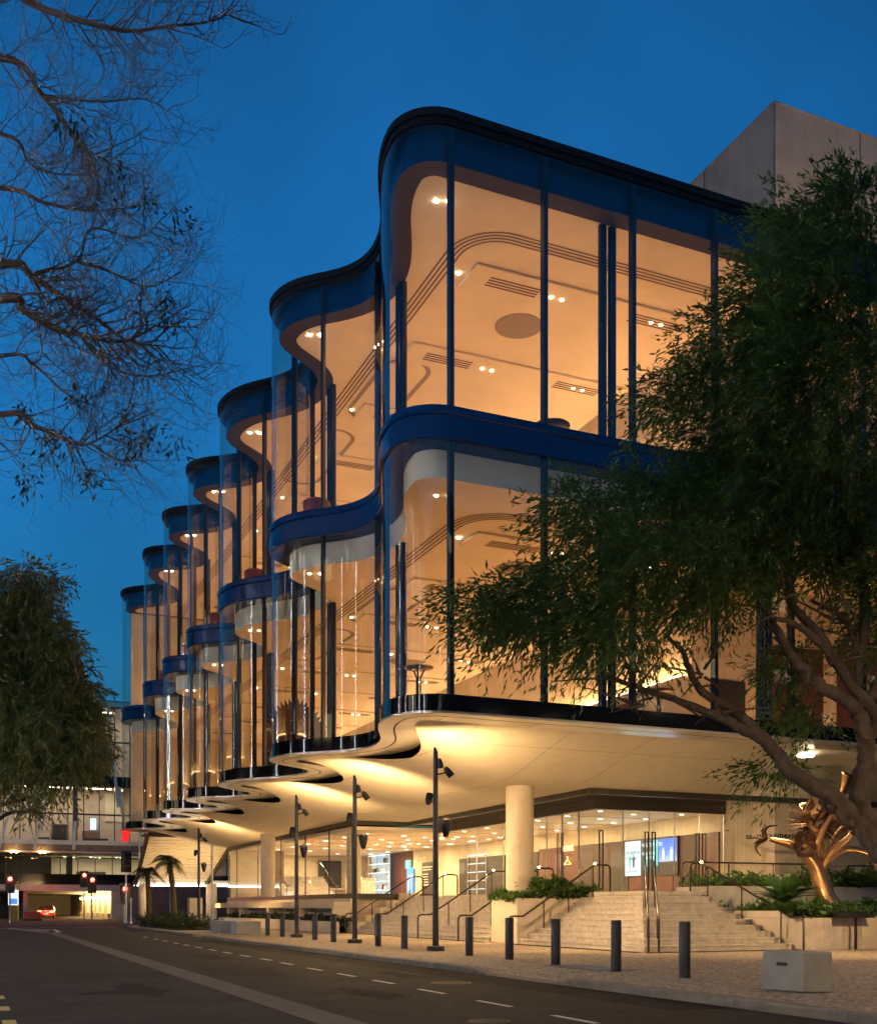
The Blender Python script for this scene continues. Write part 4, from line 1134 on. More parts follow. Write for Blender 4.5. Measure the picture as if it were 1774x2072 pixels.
garden_spot((27.2,29.5,1.1), (29.0,30.6,1.4), 25, 'low spotlight lighting the leaves at the front of the planter', (1,0.85,0.5), 120)
garden_spot((22.0,38.2,1.8), (22.4,38.9,2.6), 18, 'small spotlight in the shrubs beside the column', (1,0.85,0.45), 130)
mb = MB(); mb.lathe([(0,0),(0.3,0),(0.28,-0.06),(0,-0.08)], (29.9,33.2,7.30), 20)
tp(mb, 'soffit_light', M['lamp_on']); spot('soffit_lamp', (29.9,33.2,7.15), (27.5,30.5,0), 420, 130, 1.0, WARM2, 0.2)

# ------------------------------------------------------------------ bronze plant sculpture
SD = 40.6
def sp(x, y, dz=0.0): return at_d(x, y, SD+dz)
scu = thing('sculpture', tuple(sp(1693,1852)), 'tall bronze plant sculpture of curling stems, open flowers and spiky heads', 'sculpture')
def curve(pts, n=8):                    # Catmull-Rom through points
    pts = [Vector(p) for p in pts]; P = [pts[0]*2-pts[1]]+pts+[pts[-1]*2-pts[-2]]; out = []
    for i in range(1, len(P)-2):
        for k in range(n):
            t = k/n; a,b,c,d = P[i-1],P[i],P[i+1],P[i+2]
            out.append(0.5*((2*b)+(c-a)*t+(2*a-5*b+4*c-d)*t*t+(3*b-a-3*c+d)*t**3))
    out.append(pts[-1]); return out
CX, CY, CS = 2080*.7096, 2200*.7096, .2414*.7096
def sc(x, y, dz=0.0): return sp(CX+x*CS, CY+y*CS, dz)
def stem(pts, r0, r1, name='stem', m='bronze', n=12):
    c = curve(pts, 8); mb = MB(); k = len(c)
    mb.tube(c, [0.74*(r0+(r1-r0)*i/(k-1)) for i in range(k)], n); return mb.build(name, M[m], scu, smooth=True)
stem([sc(1260,1660),sc(1140,1500),sc(1060,1300),sc(1010,1150),sc(930,1030),sc(830,930),sc(700,860),sc(580,830),sc(470,800)], 0.46, 0.11)
stem([sc(1290,1640,0.4),sc(1180,1480,0.4),sc(1120,1290,0.4),sc(1060,1120,0.3),sc(980,1010,0.1),sc(900,930,-0.1)], 0.36, 0.18)
stem([sc(1100,1200,0.3),sc(1120,1080,0.2),sc(1200,950,0),sc(1320,850,-0.2),sc(1440,750,-0.3)], 0.17, 0.14)
stem([sc(1050,1100,0.5),sc(1040,900,0.4),sc(1090,720,0.3),sc(1150,600,0.2),sc(1220,480,0.1)], 0.22, 0.11)
stem([sc(1080,980,0.6),sc(1060,780,0.6),sc(1000,680,0.6),sc(930,620,0.5)], 0.17, 0.15)
stem([sc(1120,1120,0.7),sc(1180,900,0.8),sc(1290,700,0.9),sc(1400,620,1.0)], 0.15, 0.07)
stem([sc(1150,1050,0.9),sc(1330,930,1.0),sc(1520,930,1.1),sc(1700,1010,1.2),sc(1740,1150,1.2)], 0.2, 0.1)
stem([sc(1330,560,0.8),sc(1440,400,0.8),sc(1500,300,0.8)], 0.14, 0.1)
# hand-like claws at the stem ends
def claw(base, dirs, r=0.05):
    for d in dirs:
        c = curve([base]+d, 6); mb = MB(); k = len(c); mb.tube(c, [r*(1-0.7*i/(k-1)) for i in range(k)], 7); mb.build('claw', M['bronze_dark'], scu, smooth=True)
b0 = sc(430,800)
claw(b0, [[sc(350,790),sc(280,765)],[sc(330,830),sc(285,860)],[sc(400,730),sc(365,700,-0.2)],[sc(390,720,0.2),sc(400,660,0.2)],[sc(420,700),sc(470,650),sc(570,640)],[sc(340,860),sc(310,920),sc(370,1005)],[sc(350,840,-0.2),sc(295,890,-0.3)]], 0.07)
b1 = sc(1210,470,0.1)
claw(b1, [[sc(1180,440),sc(1200,425)],[sc(1230,430),sc(1225,410)],[sc(1190,500),sc(1175,480)],[sc(1260,500),sc(1300,500)]], 0.09)
b2 = sc(1440,740,-0.3)
claw(b2, [[sc(1500,700),sc(1560,640)],[sc(1520,740),sc(1600,720)],[sc(1460,690),sc(1480,650)],[sc(1420,720),sc(1415,690)]], 0.09)
b3 = sc(1660,610,0.3)
claw(b3, [[sc(1640,560),sc(1650,510)],[sc(1620,540),sc(1600,500)],[sc(1700,630),sc(1740,610)],[sc(1690,600),sc(1720,560)]], 0.08)
# petals: cupped sheets
def petal(base, tip, w, cup, m, name='petal', side=Vector((0,0,1))):
    base = Vector(base); tip = Vector(tip); ax = tip-base; L = ax.length; ax.normalize()
    view = Vector((0.4,0.92,0)); x = ax.cross(view).normalized(); z = x.cross(ax)
    mb = MB(); nu, nv = 9, 6; vs = []
    for i in range(nu):
        u = i/(nu-1); ww = w*math.sin(math.pi*(0.12+0.86*u))**0.8
        for j in range(-nv//2, nv//2+1):
            v = j/(nv/2); vs.append(base+ax*L*u+x*ww*v+z*(cup*(v*v)*ww - cup*0.6*math.sin(math.pi*u)*w))
    mm = nv+1; fs = []
    for i in range(nu-1):
        for j in range(mm-1): fs.append((i*mm+j,i*mm+j+1,(i+1)*mm+j+1,(i+1)*mm+j))
    mb.add(vs, fs); o = mb.build(name, M[m], scu, smooth=True)
    md = o.modifiers.new('thick', 'SOLIDIFY'); md.thickness = 0.03
    return o
VIEW = Vector((0.42,0.90,0.02)).normalized()
def petal2(c, d, L, w, tilt, m, name='petal', pw=0.75, cup=0.12):   # pointed leaf-like petal opening towards the street
    c = Vector(c); d = Vector(d).normalized(); side = d.cross(VIEW).normalized(); mb = MB(); nu, nv = 10, 6; vs = []; fs = []
    for i in range(nu):
        u = i/(nu-1); ww = w*(math.sin(math.pi*min(1,0.06+0.94*u))**pw)
        for j in range(nv+1):
            v = j/nv*2-1; vs.append(c+d*L*u+side*ww*v-VIEW*(tilt*L*u*u+cup*v*v*ww))
    for i in range(nu-1):
        for j in range(nv): fs.append((i*(nv+1)+j,i*(nv+1)+j+1,(i+1)*(nv+1)+j+1,(i+1)*(nv+1)+j))
    mb.add(vs, fs); o = mb.build(name, M[m], scu, smooth=True)
    md = o.modifiers.new('thick','SOLIDIFY'); md.thickness = 0.02; return o
fc = sc(880,890,-0.35); UPV = Vector((0,0,1)); RT = VIEW.cross(UPV).normalized()
for an in (62, 118, 180, 0, 235, 305): petal2(fc, RT*math.cos(R(an))+UPV*math.sin(R(an)), 0.62 if an in (62,118) else 0.46, 0.25, 0.25, 'bronze_dark')
mb = MB(); mb.lathe([(0,-0.06),(0.10,-0.04),(0.12,0.02),(0.07,0.09),(0,0.11)], fc-VIEW*0.15, 14, (-VIEW).to_track_quat('Z','Y').to_matrix()); mb.build('flower_centre', M['bronze'], scu, smooth=True)
def hood(base, tip, r0, r1, a0, a1, m, lip=0.0):                   # flared half trumpet
    base = Vector(base); ax = Vector(tip)-base; L = ax.length; ax.normalize(); x = (-VIEW-ax*(-VIEW).dot(ax)).normalized(); y = ax.cross(x); mb = MB(); nu, nv = 10, 14; vs = []; fs = []
    for i in range(nu):
        u = i/(nu-1); r = r0+(r1-r0)*u**1.6
        for j in range(nv+1):
            an = R(a0+(a1-a0)*j/nv); k = 1+lip*u*math.cos(an*1.0)
            vs.append(base+ax*L*u*k+(x*math.cos(an)+y*math.sin(an))*r)
    for i in range(nu-1):
        for j in range(nv): fs.append((i*(nv+1)+j,i*(nv+1)+j+1,(i+1)*(nv+1)+j+1,(i+1)*(nv+1)+j))
    mb.add(vs, fs); o = mb.build('hood', M[m], scu, smooth=True); md = o.modifiers.new('thick','SOLIDIFY'); md.thickness = 0.025
hood(sc(965,660,0.2), sc(985,430,0.1), 0.12, 0.50, 70, 330, 'bronze', -0.25)
petal2(sc(940,560,0.3), RT*0.9+UPV*1.0, 1.15, 0.42, -0.1, 'bronze_dark', 'hood', 0.6)
petal2(sc(880,470,0.3), RT*1.0+UPV*0.45, 1.25, 0.36, -0.1, 'bronze', 'hood', 0.55)
for k in range(7):
    c = curve([sc(930+k*4,640,0.1),sc(850+k*16,540-k*6,-0.25),sc(815+k*26,440+k*4,-0.3)], 6); mb = MB(); mb.tube(c, [0.04-0.003*i/2 for i in range(len(c))], 6); mb.build('rib', M['bronze'], scu, smooth=True)
# spiky discs
def burst(c, r0, r1, n, m='bronze_dark'):
    mb = MB(); f = Vector((0.4,0.92,0)).normalized(); x = f.cross(Vector((0,0,1))).normalized(); z = Vector((0,0,1))
    for k in range(n):
        a = 2*math.pi*k/n; for_d = random.uniform(-0.25,0.25)
        d = (x*math.cos(a)+z*math.sin(a)+f*for_d).normalized()
        mb.tube([c+d*r0*random.uniform(0.2,1), c+d*r1*random.uniform(0.85,1.05)], [0.022,0.006], 4)
    mb.build('spikes', M[m], scu, kind='stuff')
burst(sc(1035,620,0.8), 0.4, 1.28, 110)
burst(sc(1400,640,1.2), 0.2, 0.7, 60)
hood(sc(1330,270,0.8), sc(1440,60,0.8), 0.12, 0.42, 60, 330, 'bronze', -0.2)
petal2(sc(1350,230,0.9), RT*0.8+UPV*0.7, 0.9, 0.34, -0.1, 'bronze_dark', 'hood', 0.6)

# ------------------------------------------------------------------ fly tower behind
ft = thing('fly_tower', (40.4,47.3,0), 'plain board marked concrete tower rising behind the glass theatre', 'tower')
cx, cyy, zt = 40.4, 47.3, 45.0
mb = MB(); mb.box(cx+0.05,cx+30,cyy+0.05,cyy+40,24,zt-0.05); mb.build('core', M['groove'], ft)
def tower_panels(plane):
    zs = [24.0, 31.5, 38.2, zt]
    us = [0, 6.0, 12.0, 18.0, 24.0, 30.0]
    for i in range(3):
        for j in range(5):
            z0, z1, u0, u1 = zs[i]+0.04, zs[i+1]-0.04 if i < 2 else zs[i+1], us[j]+(0.0 if j == 0 else 0.04), us[j+1]-0.04
            mb = MB()
            if plane == 's': mb.box(cx+u0,cx+u1,cyy-0.08,cyy+0.02,z0,z1)
            else:
                if i == 1 and j == 1: z0 += 0.0; u0 = u0
                mb.box(cx-0.08,cx+0.02,cyy+u0+0.022,cyy+u1,z0,z1)
            mb.build('wall_panel', M['tower'], ft, bevel=0.015)
tower_panels('s'); tower_panels('t')
mb = MB(); mb.box(cx-0.12,cx+30,cyy-0.12,cyy+0.3,zt,zt+0.05); mb.box(cx-0.12,cx+0.3,cyy-0.12,cyy+30,zt+0.001,zt+0.052); mb.build('coping', M['tower'], ft)
mb = MB(); mb.box(cx-0.09,cx-0.082,cyy+4.2,cyy+7.8,33,37.0); mb.build('dark_opening', M['dark'], ft)
# low spill light on the tower from the roof terrace
spot('roof_floodlight', (46,40,27), (43,47.3,40), 1500, 110, 1.0, (1,0.6,0.36), 0.3)
spot('roof_floodlight', (33,60,27), (40.4,53,40), 600, 120, 1.0, (1,0.62,0.4), 0.3)

# ------------------------------------------------------------------ furniture seen through the glass
def high_table(p, lb, r=0.62, h=1.35, proto=[None]):
    t = thing('high_table', tuple(p), lb, 'table', 'round high tables in the foyers')
    mb = MB(); mb.lathe([(0,h-0.05),(r-0.04,h-0.05),(r,h-0.02),(r,h),(0,h)], p, 28); mb.build('table_top', M['table'], t, smooth=True)
    for a in (0,120,240):
        mb = MB(); o = Vector((0.07*math.cos(R(a)),0.07*math.sin(R(a)),0))
        mb.tube([p+o, p+o+Vector((0,0,h*0.75)), p+o*3.2+Vector((0,0,h-0.05))], 0.028, 6); mb.build('leg', M['handle'], t)
    mb = MB(); mb.lathe([(0,0),(0.3,0),(0.3,0.02),(0,0.03)], p, 20); mb.build('foot', M['handle'], t)
high_table(Vector((18.3,32.5,Z_FL2)), 'round high table between the first panes of the upper foyer')
high_table(Vector((20.9,33.5,Z_FL2)), 'round high table beside the twin columns of the upper foyer', 0.6)
high_table(hit_s(860,1357,33.0)-Vector((0,0,1.35)) if False else Vector((13.8,33.4,7.98)), 'round high table in the rounded corner of the lower foyer', 0.5)
high_table(Vector((23.4,33.6,7.98)), 'round high table in the lower foyer behind the tree')
def ottoman(p, lb, r=0.55, h=0.75, grp='red leather stools by the upper glass'):
    t = thing('stool', tuple(p), lb, 'stool', grp)
    mb = MB(); mb.lathe([(0,h),(r-0.08,h),(r,h-0.08),(r-0.02,h*0.5),(r,h*0.45),(r,0.1),(r-0.06,0.05),(0,0.05)], p, 24); mb.build('cushion', M['ottoman'], t, smooth=True)
    mb = MB(); mb.lathe([(0,0),(r-0.1,0),(r-0.1,0.06),(0,0.06)], p, 20); mb.build('base', M['dark'], t)
ottoman(Vector((12.95,41.9,Z_FL2+0.45)), 'red leather stool in the nearest bulge of the upper foyer')
ottoman(Vector((12.95,51.8,Z_FL2+0.45)), 'red leather stool in the second bulge of the upper foyer')
ottoman(Vector((12.95,60.3,Z_FL2+0.45)), 'red leather stool in the third bulge of the upper foyer')
ottoman(Vector((12.95,68.3,Z_FL2+0.45)), 'red leather stool in the fourth bulge of the upper foyer')
ottoman(Vector((12.95,76.2,Z_FL2+0.45)), 'red leather stool in the fifth bulge of the upper foyer')
ottoman(Vector((16.0,31.9,Z_FL2)), 'low red leather stool behind the first flat pane of the upper foyer')
for (a, b) in (((12.2,41.2),(13.7,42.6)),): pass
# timber wall hanging in the lower foyer, seen between two bulges
wh = thing('wall_hanging', (15.5,58,8), 'round sawtooth timber wall hanging in the lower foyer', 'wall hanging')
c = Vector((16.4,56.8,10.4)); mb = MB(); vs = [c]; n = 44
for k in range(n*2):
    a = math.pi*2*k/(n*2); r = 1.75 if k % 2 else 1.5
    vs.append(c+Vector((r*math.cos(a),0,r*1.25*math.sin(a))))
mb.add(vs, [(0,1+k,1+(k+1)%(2*n)) for k in range(2*n)]); o = mb.build('panel', M['wood'], wh); md = o.modifiers.new('thick','SOLIDIFY'); md.thickness = 0.06

# lobby fittings
def on_wall(x, y, T=31.72): return hit_t(x, y, T)
Z5 = lambda x, y: ((1480+x*.3608)*.7096, (2280+y*.3608)*.7096)
scr = thing('video_screen', tuple(on_wall(*Z5(1040,600))), 'wide lit screen wall showing a poster, a welcome panel and a stage picture', 'screen')
M['scr_white'] = emit('screen_white', (0.62,0.93,1.0), 0.30)
M['scr_dark'] = emit('screen_dark', (0.01,0.04,0.06), 0.3)
M['scr_teal'] = emit('screen_teal', (0.12,0.62,0.72), 0.22)
M['scr_text'] = mat('poster_ink', (0.01,0.03,0.04), 0.5)
M['scr_lit'] = emit('screen_letters', (0.9,1.0,1.0), 0.32)
def screen_picture():
    m = bpy.data.materials.new('screen_picture'); m.use_nodes = True; n = m.node_tree.nodes; l = m.node_tree.links; p = n['Principled BSDF']
    geo = n.new('ShaderNodeNewGeometry'); sx = n.new('ShaderNodeSeparateXYZ'); l.new(geo.outputs['Position'], sx.inputs[0])
    no = n.new('ShaderNodeTexNoise'); no.inputs['Scale'].default_value = 2.2; no.inputs['Detail'].default_value = 5; l.new(geo.outputs['Position'], no.inputs['Vector'])
    ad = n.new('ShaderNodeMath'); ad.operation = 'MULTIPLY_ADD'; ad.inputs[1].default_value = 0.7; l.new(no.outputs[0], ad.inputs[0]); l.new(sx.outputs['Z'], ad.inputs[2])
    mr = n.new('ShaderNodeMapRange'); mr.inputs[1].default_value = 3.0; mr.inputs[2].default_value = 4.9; l.new(ad.outputs[0], mr.inputs[0])
    cr = n.new('ShaderNodeValToRGB'); e = cr.color_ramp.elements; e[0].color = (0.01,0.02,0.03,1); e[1].color = (0.06,0.22,0.95,1)
    for pos, c4 in ((0.25,(0.05,0.06,0.06,1)),(0.4,(0.5,0.52,0.62,1)),(0.55,(0.55,0.66,0.95,1)),(0.75,(0.12,0.36,1.0,1))):
        q = cr.color_ramp.elements.new(pos); q.color = c4
    l.new(mr.outputs[0], cr.inputs[0]); l.new(cr.outputs[0], p.inputs['Emission Color']); p.inputs['Emission Strength'].default_value = 0.28
    p.inputs['Base Color'].default_value = (0.01,0.01,0.01,1); return m
M['scr_pic'] = screen_picture()
def wall_rect(name, x0, y0, x1, y1, T, th, m, parent, zref=None):
    a = on_wall(*Z5(x0,y0),T); b = on_wall(*Z5(x1,y1),T)
    mb = MB(); mb.box(T, T+th, min(a.y,b.y), max(a.y,b.y), min(a.z,b.z), max(a.z,b.z)); o = mb.build(name, m, parent); return a, b
# positions are taken once at each left edge; the tops follow the level wall lines
def lvl(xa, ya, xb, T): # z from (xa,ya), y position of xb
    a = on_wall(*Z5(xa,ya),T); d = ray(*Z5(xb,ya)); return a.z, T*d[1]/d[0]
z_top = on_wall(*Z5(830,335),31.72).z; z_bot = on_wall(*Z5(830,608),31.72).z
ys = lambda x: (31.70*ray(*Z5(x,400))[1]/ray(*Z5(x,400))[0])
def srect(name, xa, xb, z0, z1, m, T=31.70, th=0.02):
    mb = MB(); mb.box(T, T+th, ys(xb), ys(xa), z0, z1); return mb.build(name, m, scr)
srect('frame', 822, 1250, z_bot-0.05, z_top+0.05, M['dark'], 31.72, 0.06)
srect('poster_panel', 838, 957, z_bot, z_top-0.03, M['scr_white'])
srect('welcome_panel', 962, 1100, z_bot+0.1, z_top-0.03, M['scr_dark'])
srect('light_band', 1060, 1098, z_bot+0.45, z_top-0.05, M['scr_teal'], 31.69, 0.008)
srect('light_band', 1006, 1022, z_bot+0.45, z_top-0.75, M['scr_teal'], 31.69, 0.008)
srect('picture_panel', 1103, 1243, z_bot+0.62, z_top-0.03, M['scr_pic'])
def wtext(body, x, z, size, m, T=31.685, par=None, **k): return text(body, size, (T, ys(x), z), (0,-1,0), (0,0,1), m, par or scr, extrude=0.002, **k)
wtext('MORMON', 846, z_top-0.72, 0.275, M['scr_text']); wtext('IS BACK!', 846, z_top-1.0, 0.275, M['scr_text'])
wtext('NOW PLAYING', 848, z_bot+0.16, 0.15, M['scr_text'])
wtext('WELCOME TO', 972, z_top-0.38, 0.27, M['scr_lit']); wtext('GLASSHOUSE', 972, z_top-0.78, 0.2, M['scr_lit']); wtext('THEATRE', 992, z_top-1.0, 0.2, M['scr_lit'])
def figure(x, z0, h, m, T=31.684):     # small printed standing figure
    y = ys(x); mb = MB()
    def disc(cy, cz, ry, rz, n=12): mb.add([(T,cy+ry*math.cos(2*math.pi*k/n),cz+rz*math.sin(2*math.pi*k/n)) for k in range(n)],[tuple(range(n))])
    disc(y, z0+h*0.9, h*0.07, h*0.1); mb.add([(T,y-h*0.16,z0+h*0.76),(T,y+h*0.16,z0+h*0.76),(T,y+h*0.13,z0+h*0.4),(T,y-h*0.13,z0+h*0.4)],[(0,1,2,3)])
    mb.add([(T,y-h*0.12,z0+h*0.4),(T,y+h*0.12,z0+h*0.4),(T,y+h*0.14,z0),(T,y+0.01,z0),(T,y,z0+h*0.3),(T,y-0.01,z0),(T,y-h*0.14,z0)],[(0,1,2,3,4,5,6)])
    mb.build('printed_figure', m, scr)
figure(876, z_bot+0.42, 0.62, M['scr_teal']); figure(906, z_bot+0.42, 0.68, M['scr_text']); figure(1140, z_bot+0.72, 0.6, M['scr_lit']); figure(1205, z_bot+0.72, 0.62, M['scr_lit'])
area('screen_lamp', (31.55,ys(1040),4.0), 9, 2.2, 4.5, (0,R(90),0), (0.6,0.85,1.0))
ck = thing('neon_sign', tuple(on_wall(*Z5(365,420))), 'glowing orange word with a coat hanger outline on red timber', 'sign')
M['neon'] = emit('neon_orange', (1.0,0.35,0.08), 3.0)
yk = lambda x: 31.70*ray(*Z5(x,400))[1]/ray(*Z5(x,400))[0]
zk = on_wall(*Z5(330,412)).z
text('CLOAK', 0.42, (31.70, yk(330), zk), (0,-1,0), (0,0,1), M['neon'], ck, extrude=0.02)
mb = MB(); y0 = yk(382); z0 = zk-0.62
mb.tube([(31.7,y0+0.4,z0-0.15),(31.7,y0,z0+0.12),(31.7,y0-0.4,z0-0.15),(31.7,y0+0.4,z0-0.15)],0.02,5); mb.tube([(31.7,y0,z0+0.12),(31.7,y0,z0+0.24),(31.7,y0+0.07,z0+0.3)],0.02,5); mb.build('hanger', M['neon'], ck)
Z4 = lambda x, y: ((1020+x*.2593)*.7096, (2330+y*.2593)*.7096)
def w4(name, x0, y0, x1, z0, z1, T, m, parent, th=0.03):
    ya = T*ray(*Z4(x0,y0))[1]/ray(*Z4(x0,y0))[0]; yb = T*ray(*Z4(x1,y0))[1]/ray(*Z4(x1,y0))[0]
    mb = MB(); mb.box(T, T+th, min(ya,yb), max(ya,yb), z0, z1); return mb.build(name, m, parent)
es = thing('exit_sign', tuple(hit_t(*Z4(548,522),31.7)), 'green lit running figure exit sign over the timber wall', 'exit sign')
zz = hit_t(*Z4(548,522),31.7).z
w4('box', 526, 522, 572, zz-0.3, zz+0.3, 31.70, emit('exit_green',(0.05,0.9,0.35),2.0), es)
w4('figure', 542, 522, 552, zz-0.16, zz+0.18, 31.69, M['scr_lit'], es, 0.008)
ps = thing('lit_poster', tuple(hit_t(*Z4(570,670),31.7)), 'tall blue lit poster beside the green exit sign', 'poster')
w4('panel', 538, 670, 606, LZ+0.1, LZ+2.4, 31.70, emit('poster_blue',(0.10,0.32,0.75),0.5), ps); w4('figure', 556, 670, 582, LZ+0.7, LZ+1.8, 31.69, emit('poster_pale',(0.7,0.8,1.0),0.4), ps, 0.008)
for j, (xa, xb, lb) in enumerate(((115,312,'tall lit display case with red and white goods beside the timber wall'),(1205,1405,'white lit display case seen through the glass doors'))):
    T = 30.9 if j == 0 else 31.7
    ya = T*ray(*Z4(xa,600))[1]/ray(*Z4(xa,600))[0]; yb = T*ray(*Z4(xb,600))[1]/ray(*Z4(xb,600))[0]
    dc = thing('display_case', (T,ya,LZ), lb, 'display case'); y0, y1 = min(ya,yb), max(ya,yb); H = 3.6 if j == 0 else 2.9
    mb = MB(); mb.box(T+0.3,T+0.34,y0,y1,LZ,LZ+H); mb.build('back', emit('case_back',(0.75,0.9,1.0),0.12), dc)
    for zz in np.linspace(LZ+0.05, LZ+H, 6):
        mb = MB(); mb.box(T,T+0.3,y0,y1,zz-0.03,zz); mb.build('shelf', emit('case_edge',(0.85,0.95,1.0),0.5), dc)
    for yy in (y0,(y0*0.5+y1*0.5),y1):
        mb = MB(); mb.box(T,T+0.05,yy-0.03,yy+0.03,LZ,LZ+H); mb.build('upright', M['steel'], dc)
    if j == 0:
        for q in range(9):
            yy = y0+0.2+random.random()*(y1-y0-0.5); lv = random.choice(np.linspace(LZ+0.05,LZ+H,6)[:-1])
            mb = MB(); mb.box(T+0.06,T+0.26,yy,yy+random.uniform(0.2,0.5),lv,lv+random.uniform(0.25,0.5)); mb.build('goods', random.choice((M['ottoman'],M['white_text'],M['dark'])), dc)
lst = [(78,0.0),(78,-0.1)]
nt = thing('notice_board', tuple(hit_t(*Z4(760,560),31.7)), 'black wall panel with short lines of white lettering', 'notice board')
w4('panel', 705, 560, 828, LZ+0.15, 4.75, 31.72, M['dark'], nt)
for r_ in range(7): w4('text_line', 712, 560, 712+ (105,95,60,55,58,60,100)[r_], 4.35-0.2*r_-(0.12 if r_>1 else 0), 4.42-0.2*r_-(0.12 if r_>1 else 0), 31.71, M['white_text'], nt, 0.008)
rc = thing('reception_counter', (27,70,LZ), 'square stone faced reception counter in the lobby', 'counter')
p = hit_z((600+1235*.2593)*.7096, (2330+795*.2593)*.7096, LZ) if False else Vector((26.0,73.5,LZ))
mb = MB(); mb.box(p.x-0.9,p.x+0.9,p.y-0.4,p.y+0.8,LZ,LZ+1.35); mb.build('body', M['stone_clad'], rc, bevel=0.02); mb = MB(); mb.box(p.x-0.95,p.x+0.95,p.y-0.45,p.y+0.85,LZ+1.352,LZ+1.42); mb.build('top', M['stone'], rc)
wl_ = thing('serving_hatch', (29.5,88.9,LZ), 'dark serving hatch with a plant in the far lobby wall', 'hatch')
mb = MB(); mb.box(27.6,29.6,88.8,88.95,LZ+1.0,LZ+3.3); mb.build('opening', M['dark'], wl_); mb = MB(); mb.box(27.4,29.8,88.4,88.9,LZ+0.85,LZ+0.99); mb.build('shelf', M['conc'], wl_)

# ------------------------------------------------------------------ glass building closing the street
BS = 150.0
bk = thing('background_building', (8,BS,0), 'lit glass office block closing the end of the street above an underpass', 'building')
def bp(x0,x1,y0,y1,z0,z1,m,name,**k):
    mb = MB(); mb.box(x0,x1,y0,y1,z0,z1); return mb.build(name, m, bk, **k)
M['pink_wall'] = mat('pale_interior_wall', (0.55,0.46,0.40), 0.85, vary=0.12, vscale=0.5)
M['bronze_panel'] = mat('brown_cladding', (0.16,0.11,0.09), 0.4, metal=0.3, vary=0.2, vscale=0.6, obj_random=0.12)
XL, XR = -22.0, 60.0
bp(XL,XR,BS+7,BS+7.3,8.6,28,M['pink_wall'],'interior_wall'); bp(XL,XR,BS+0.2,BS+7,9.2,9.6,M['floor_in'],'floor_slab'); bp(XL,XR,BS+0.2,BS+7,17.3,18.4,M['pink_wall'],'floor_slab')
bp(XL,XR,BS+0.2,BS+7,27.6,28.0,M['pink_wall'],'floor_slab'); bp(XL,XR,BS-0.6,BS+9,28.0,28.5,M['fascia'],'roof'); bp(XL,XR,BS-0.9,BS-0.6,27.7,28.3,M['steel'],'gutter')
bp(XL,XR,BS-0.1,BS+0.2,17.2,18.6,M['cap'],'floor_band')
for k in range(24):
    x0 = XL+2.85*k
    bp(x0+0.02,x0+2.83,BS-0.35,BS-0.05,9.5,10.05,M['steel'],'ledge_panel'); bp(x0+0.02,x0+2.83,BS-0.15,BS+0.15,8.62,9.48,M['bronze_panel'],'cladding_panel')
bp(XL,XR,BS-0.1,BS+12,8.45,8.6,M['bulkhead'],'canopy_soffit')
mx = [x*1.95-20.4 for x in range(42)]
for a, b in zip(mx[:-1], mx[1:]):
    for (z0, z1) in ((10.05,13.4),(13.6,17.2),(18.6,23.0),(23.2,27.6)):
        mb = MB(); mb.quad((a,BS,z0),(b,BS,z0),(b,BS,z1),(a,BS,z1)); mb.build('window', M['glass_lobby'], bk)
    bp(a-0.05,a+0.05,BS-0.12,BS+0.1,10.05,17.2,M['mullion'],'mullion'); bp(a-0.05,a+0.05,BS-0.12,BS+0.1,18.6,27.6,M['mullion'],'mullion')
for z0 in (13.4,23.0): bp(XL,XR,BS-0.14,BS+0.1,z0,z0+0.2,M['mullion'],'transom')
for x0 in (13.6, 26, 38): bp(x0-0.3,x0+0.3,BS-0.5,BS-0.15,10,28,M['bronze_panel'],'facade_column')
for (xa, za, xb, zb) in ((17.6,27.6,19.0,14.5),(19.0,17.2,20.2,9.5),(6.3,16.5,4.4,8.8),(10.4,17.5,8.6,8.8),(13.6,12.5,13.4,8.8)):
    mb = MB(); mb.beam((xa,BS-0.6,za),(xb,BS-0.6,zb),0.35,0.5); mb.build('raking_fin', M['steel'], bk)
for x0 in (6.1, 6.7, 9.6, 10.1): bp(x0-0.28,x0-0.12,BS-0.8,BS+0.8,8.36,8.44,M['amber'],'soffit_light')
# rooms inside: blank panels, door, screens
for (x0,x1,z0,z1,m,n) in ((11.4,13.2,9.6,12.6,'dark','doorway'),(15.2,17.4,9.6,11.8,'bronze_panel','partition'),(0.5,3.4,9.6,13,'bulkhead','partition'),(18.2,20.5,13.2,17,'bulkhead','partition'),(14.5,19,18.4,21.0,'dark','doorway')): bp(x0,x1,BS+6.8,BS+6.99,z0,z1,M[m],n)
bp(9.0,12.5,BS+2,BS+3,10.3,10.5,M['dark'],'bench'); bp(15,18,BS+2,BS+3,10.3,10.5,M['dark'],'bench')
for k, x0 in enumerate((-3,2,7,12,17,24,31,38)):
    area('office_lamp',(x0,BS+3.5,17.2),15,3.2,0.5,(0,0,0),(1.0,0.74,0.50)); area('office_lamp',(x0,BS+3.5,27.5),16,3.2,0.5,(0,0,0),(1.0,0.74,0.50))
    for zz in (17.24, 27.55): bp(x0-1.6,x0+1.6,BS+3.3,BS+3.7,zz,zz+0.05,M['lamp_on'],'ceiling_light')
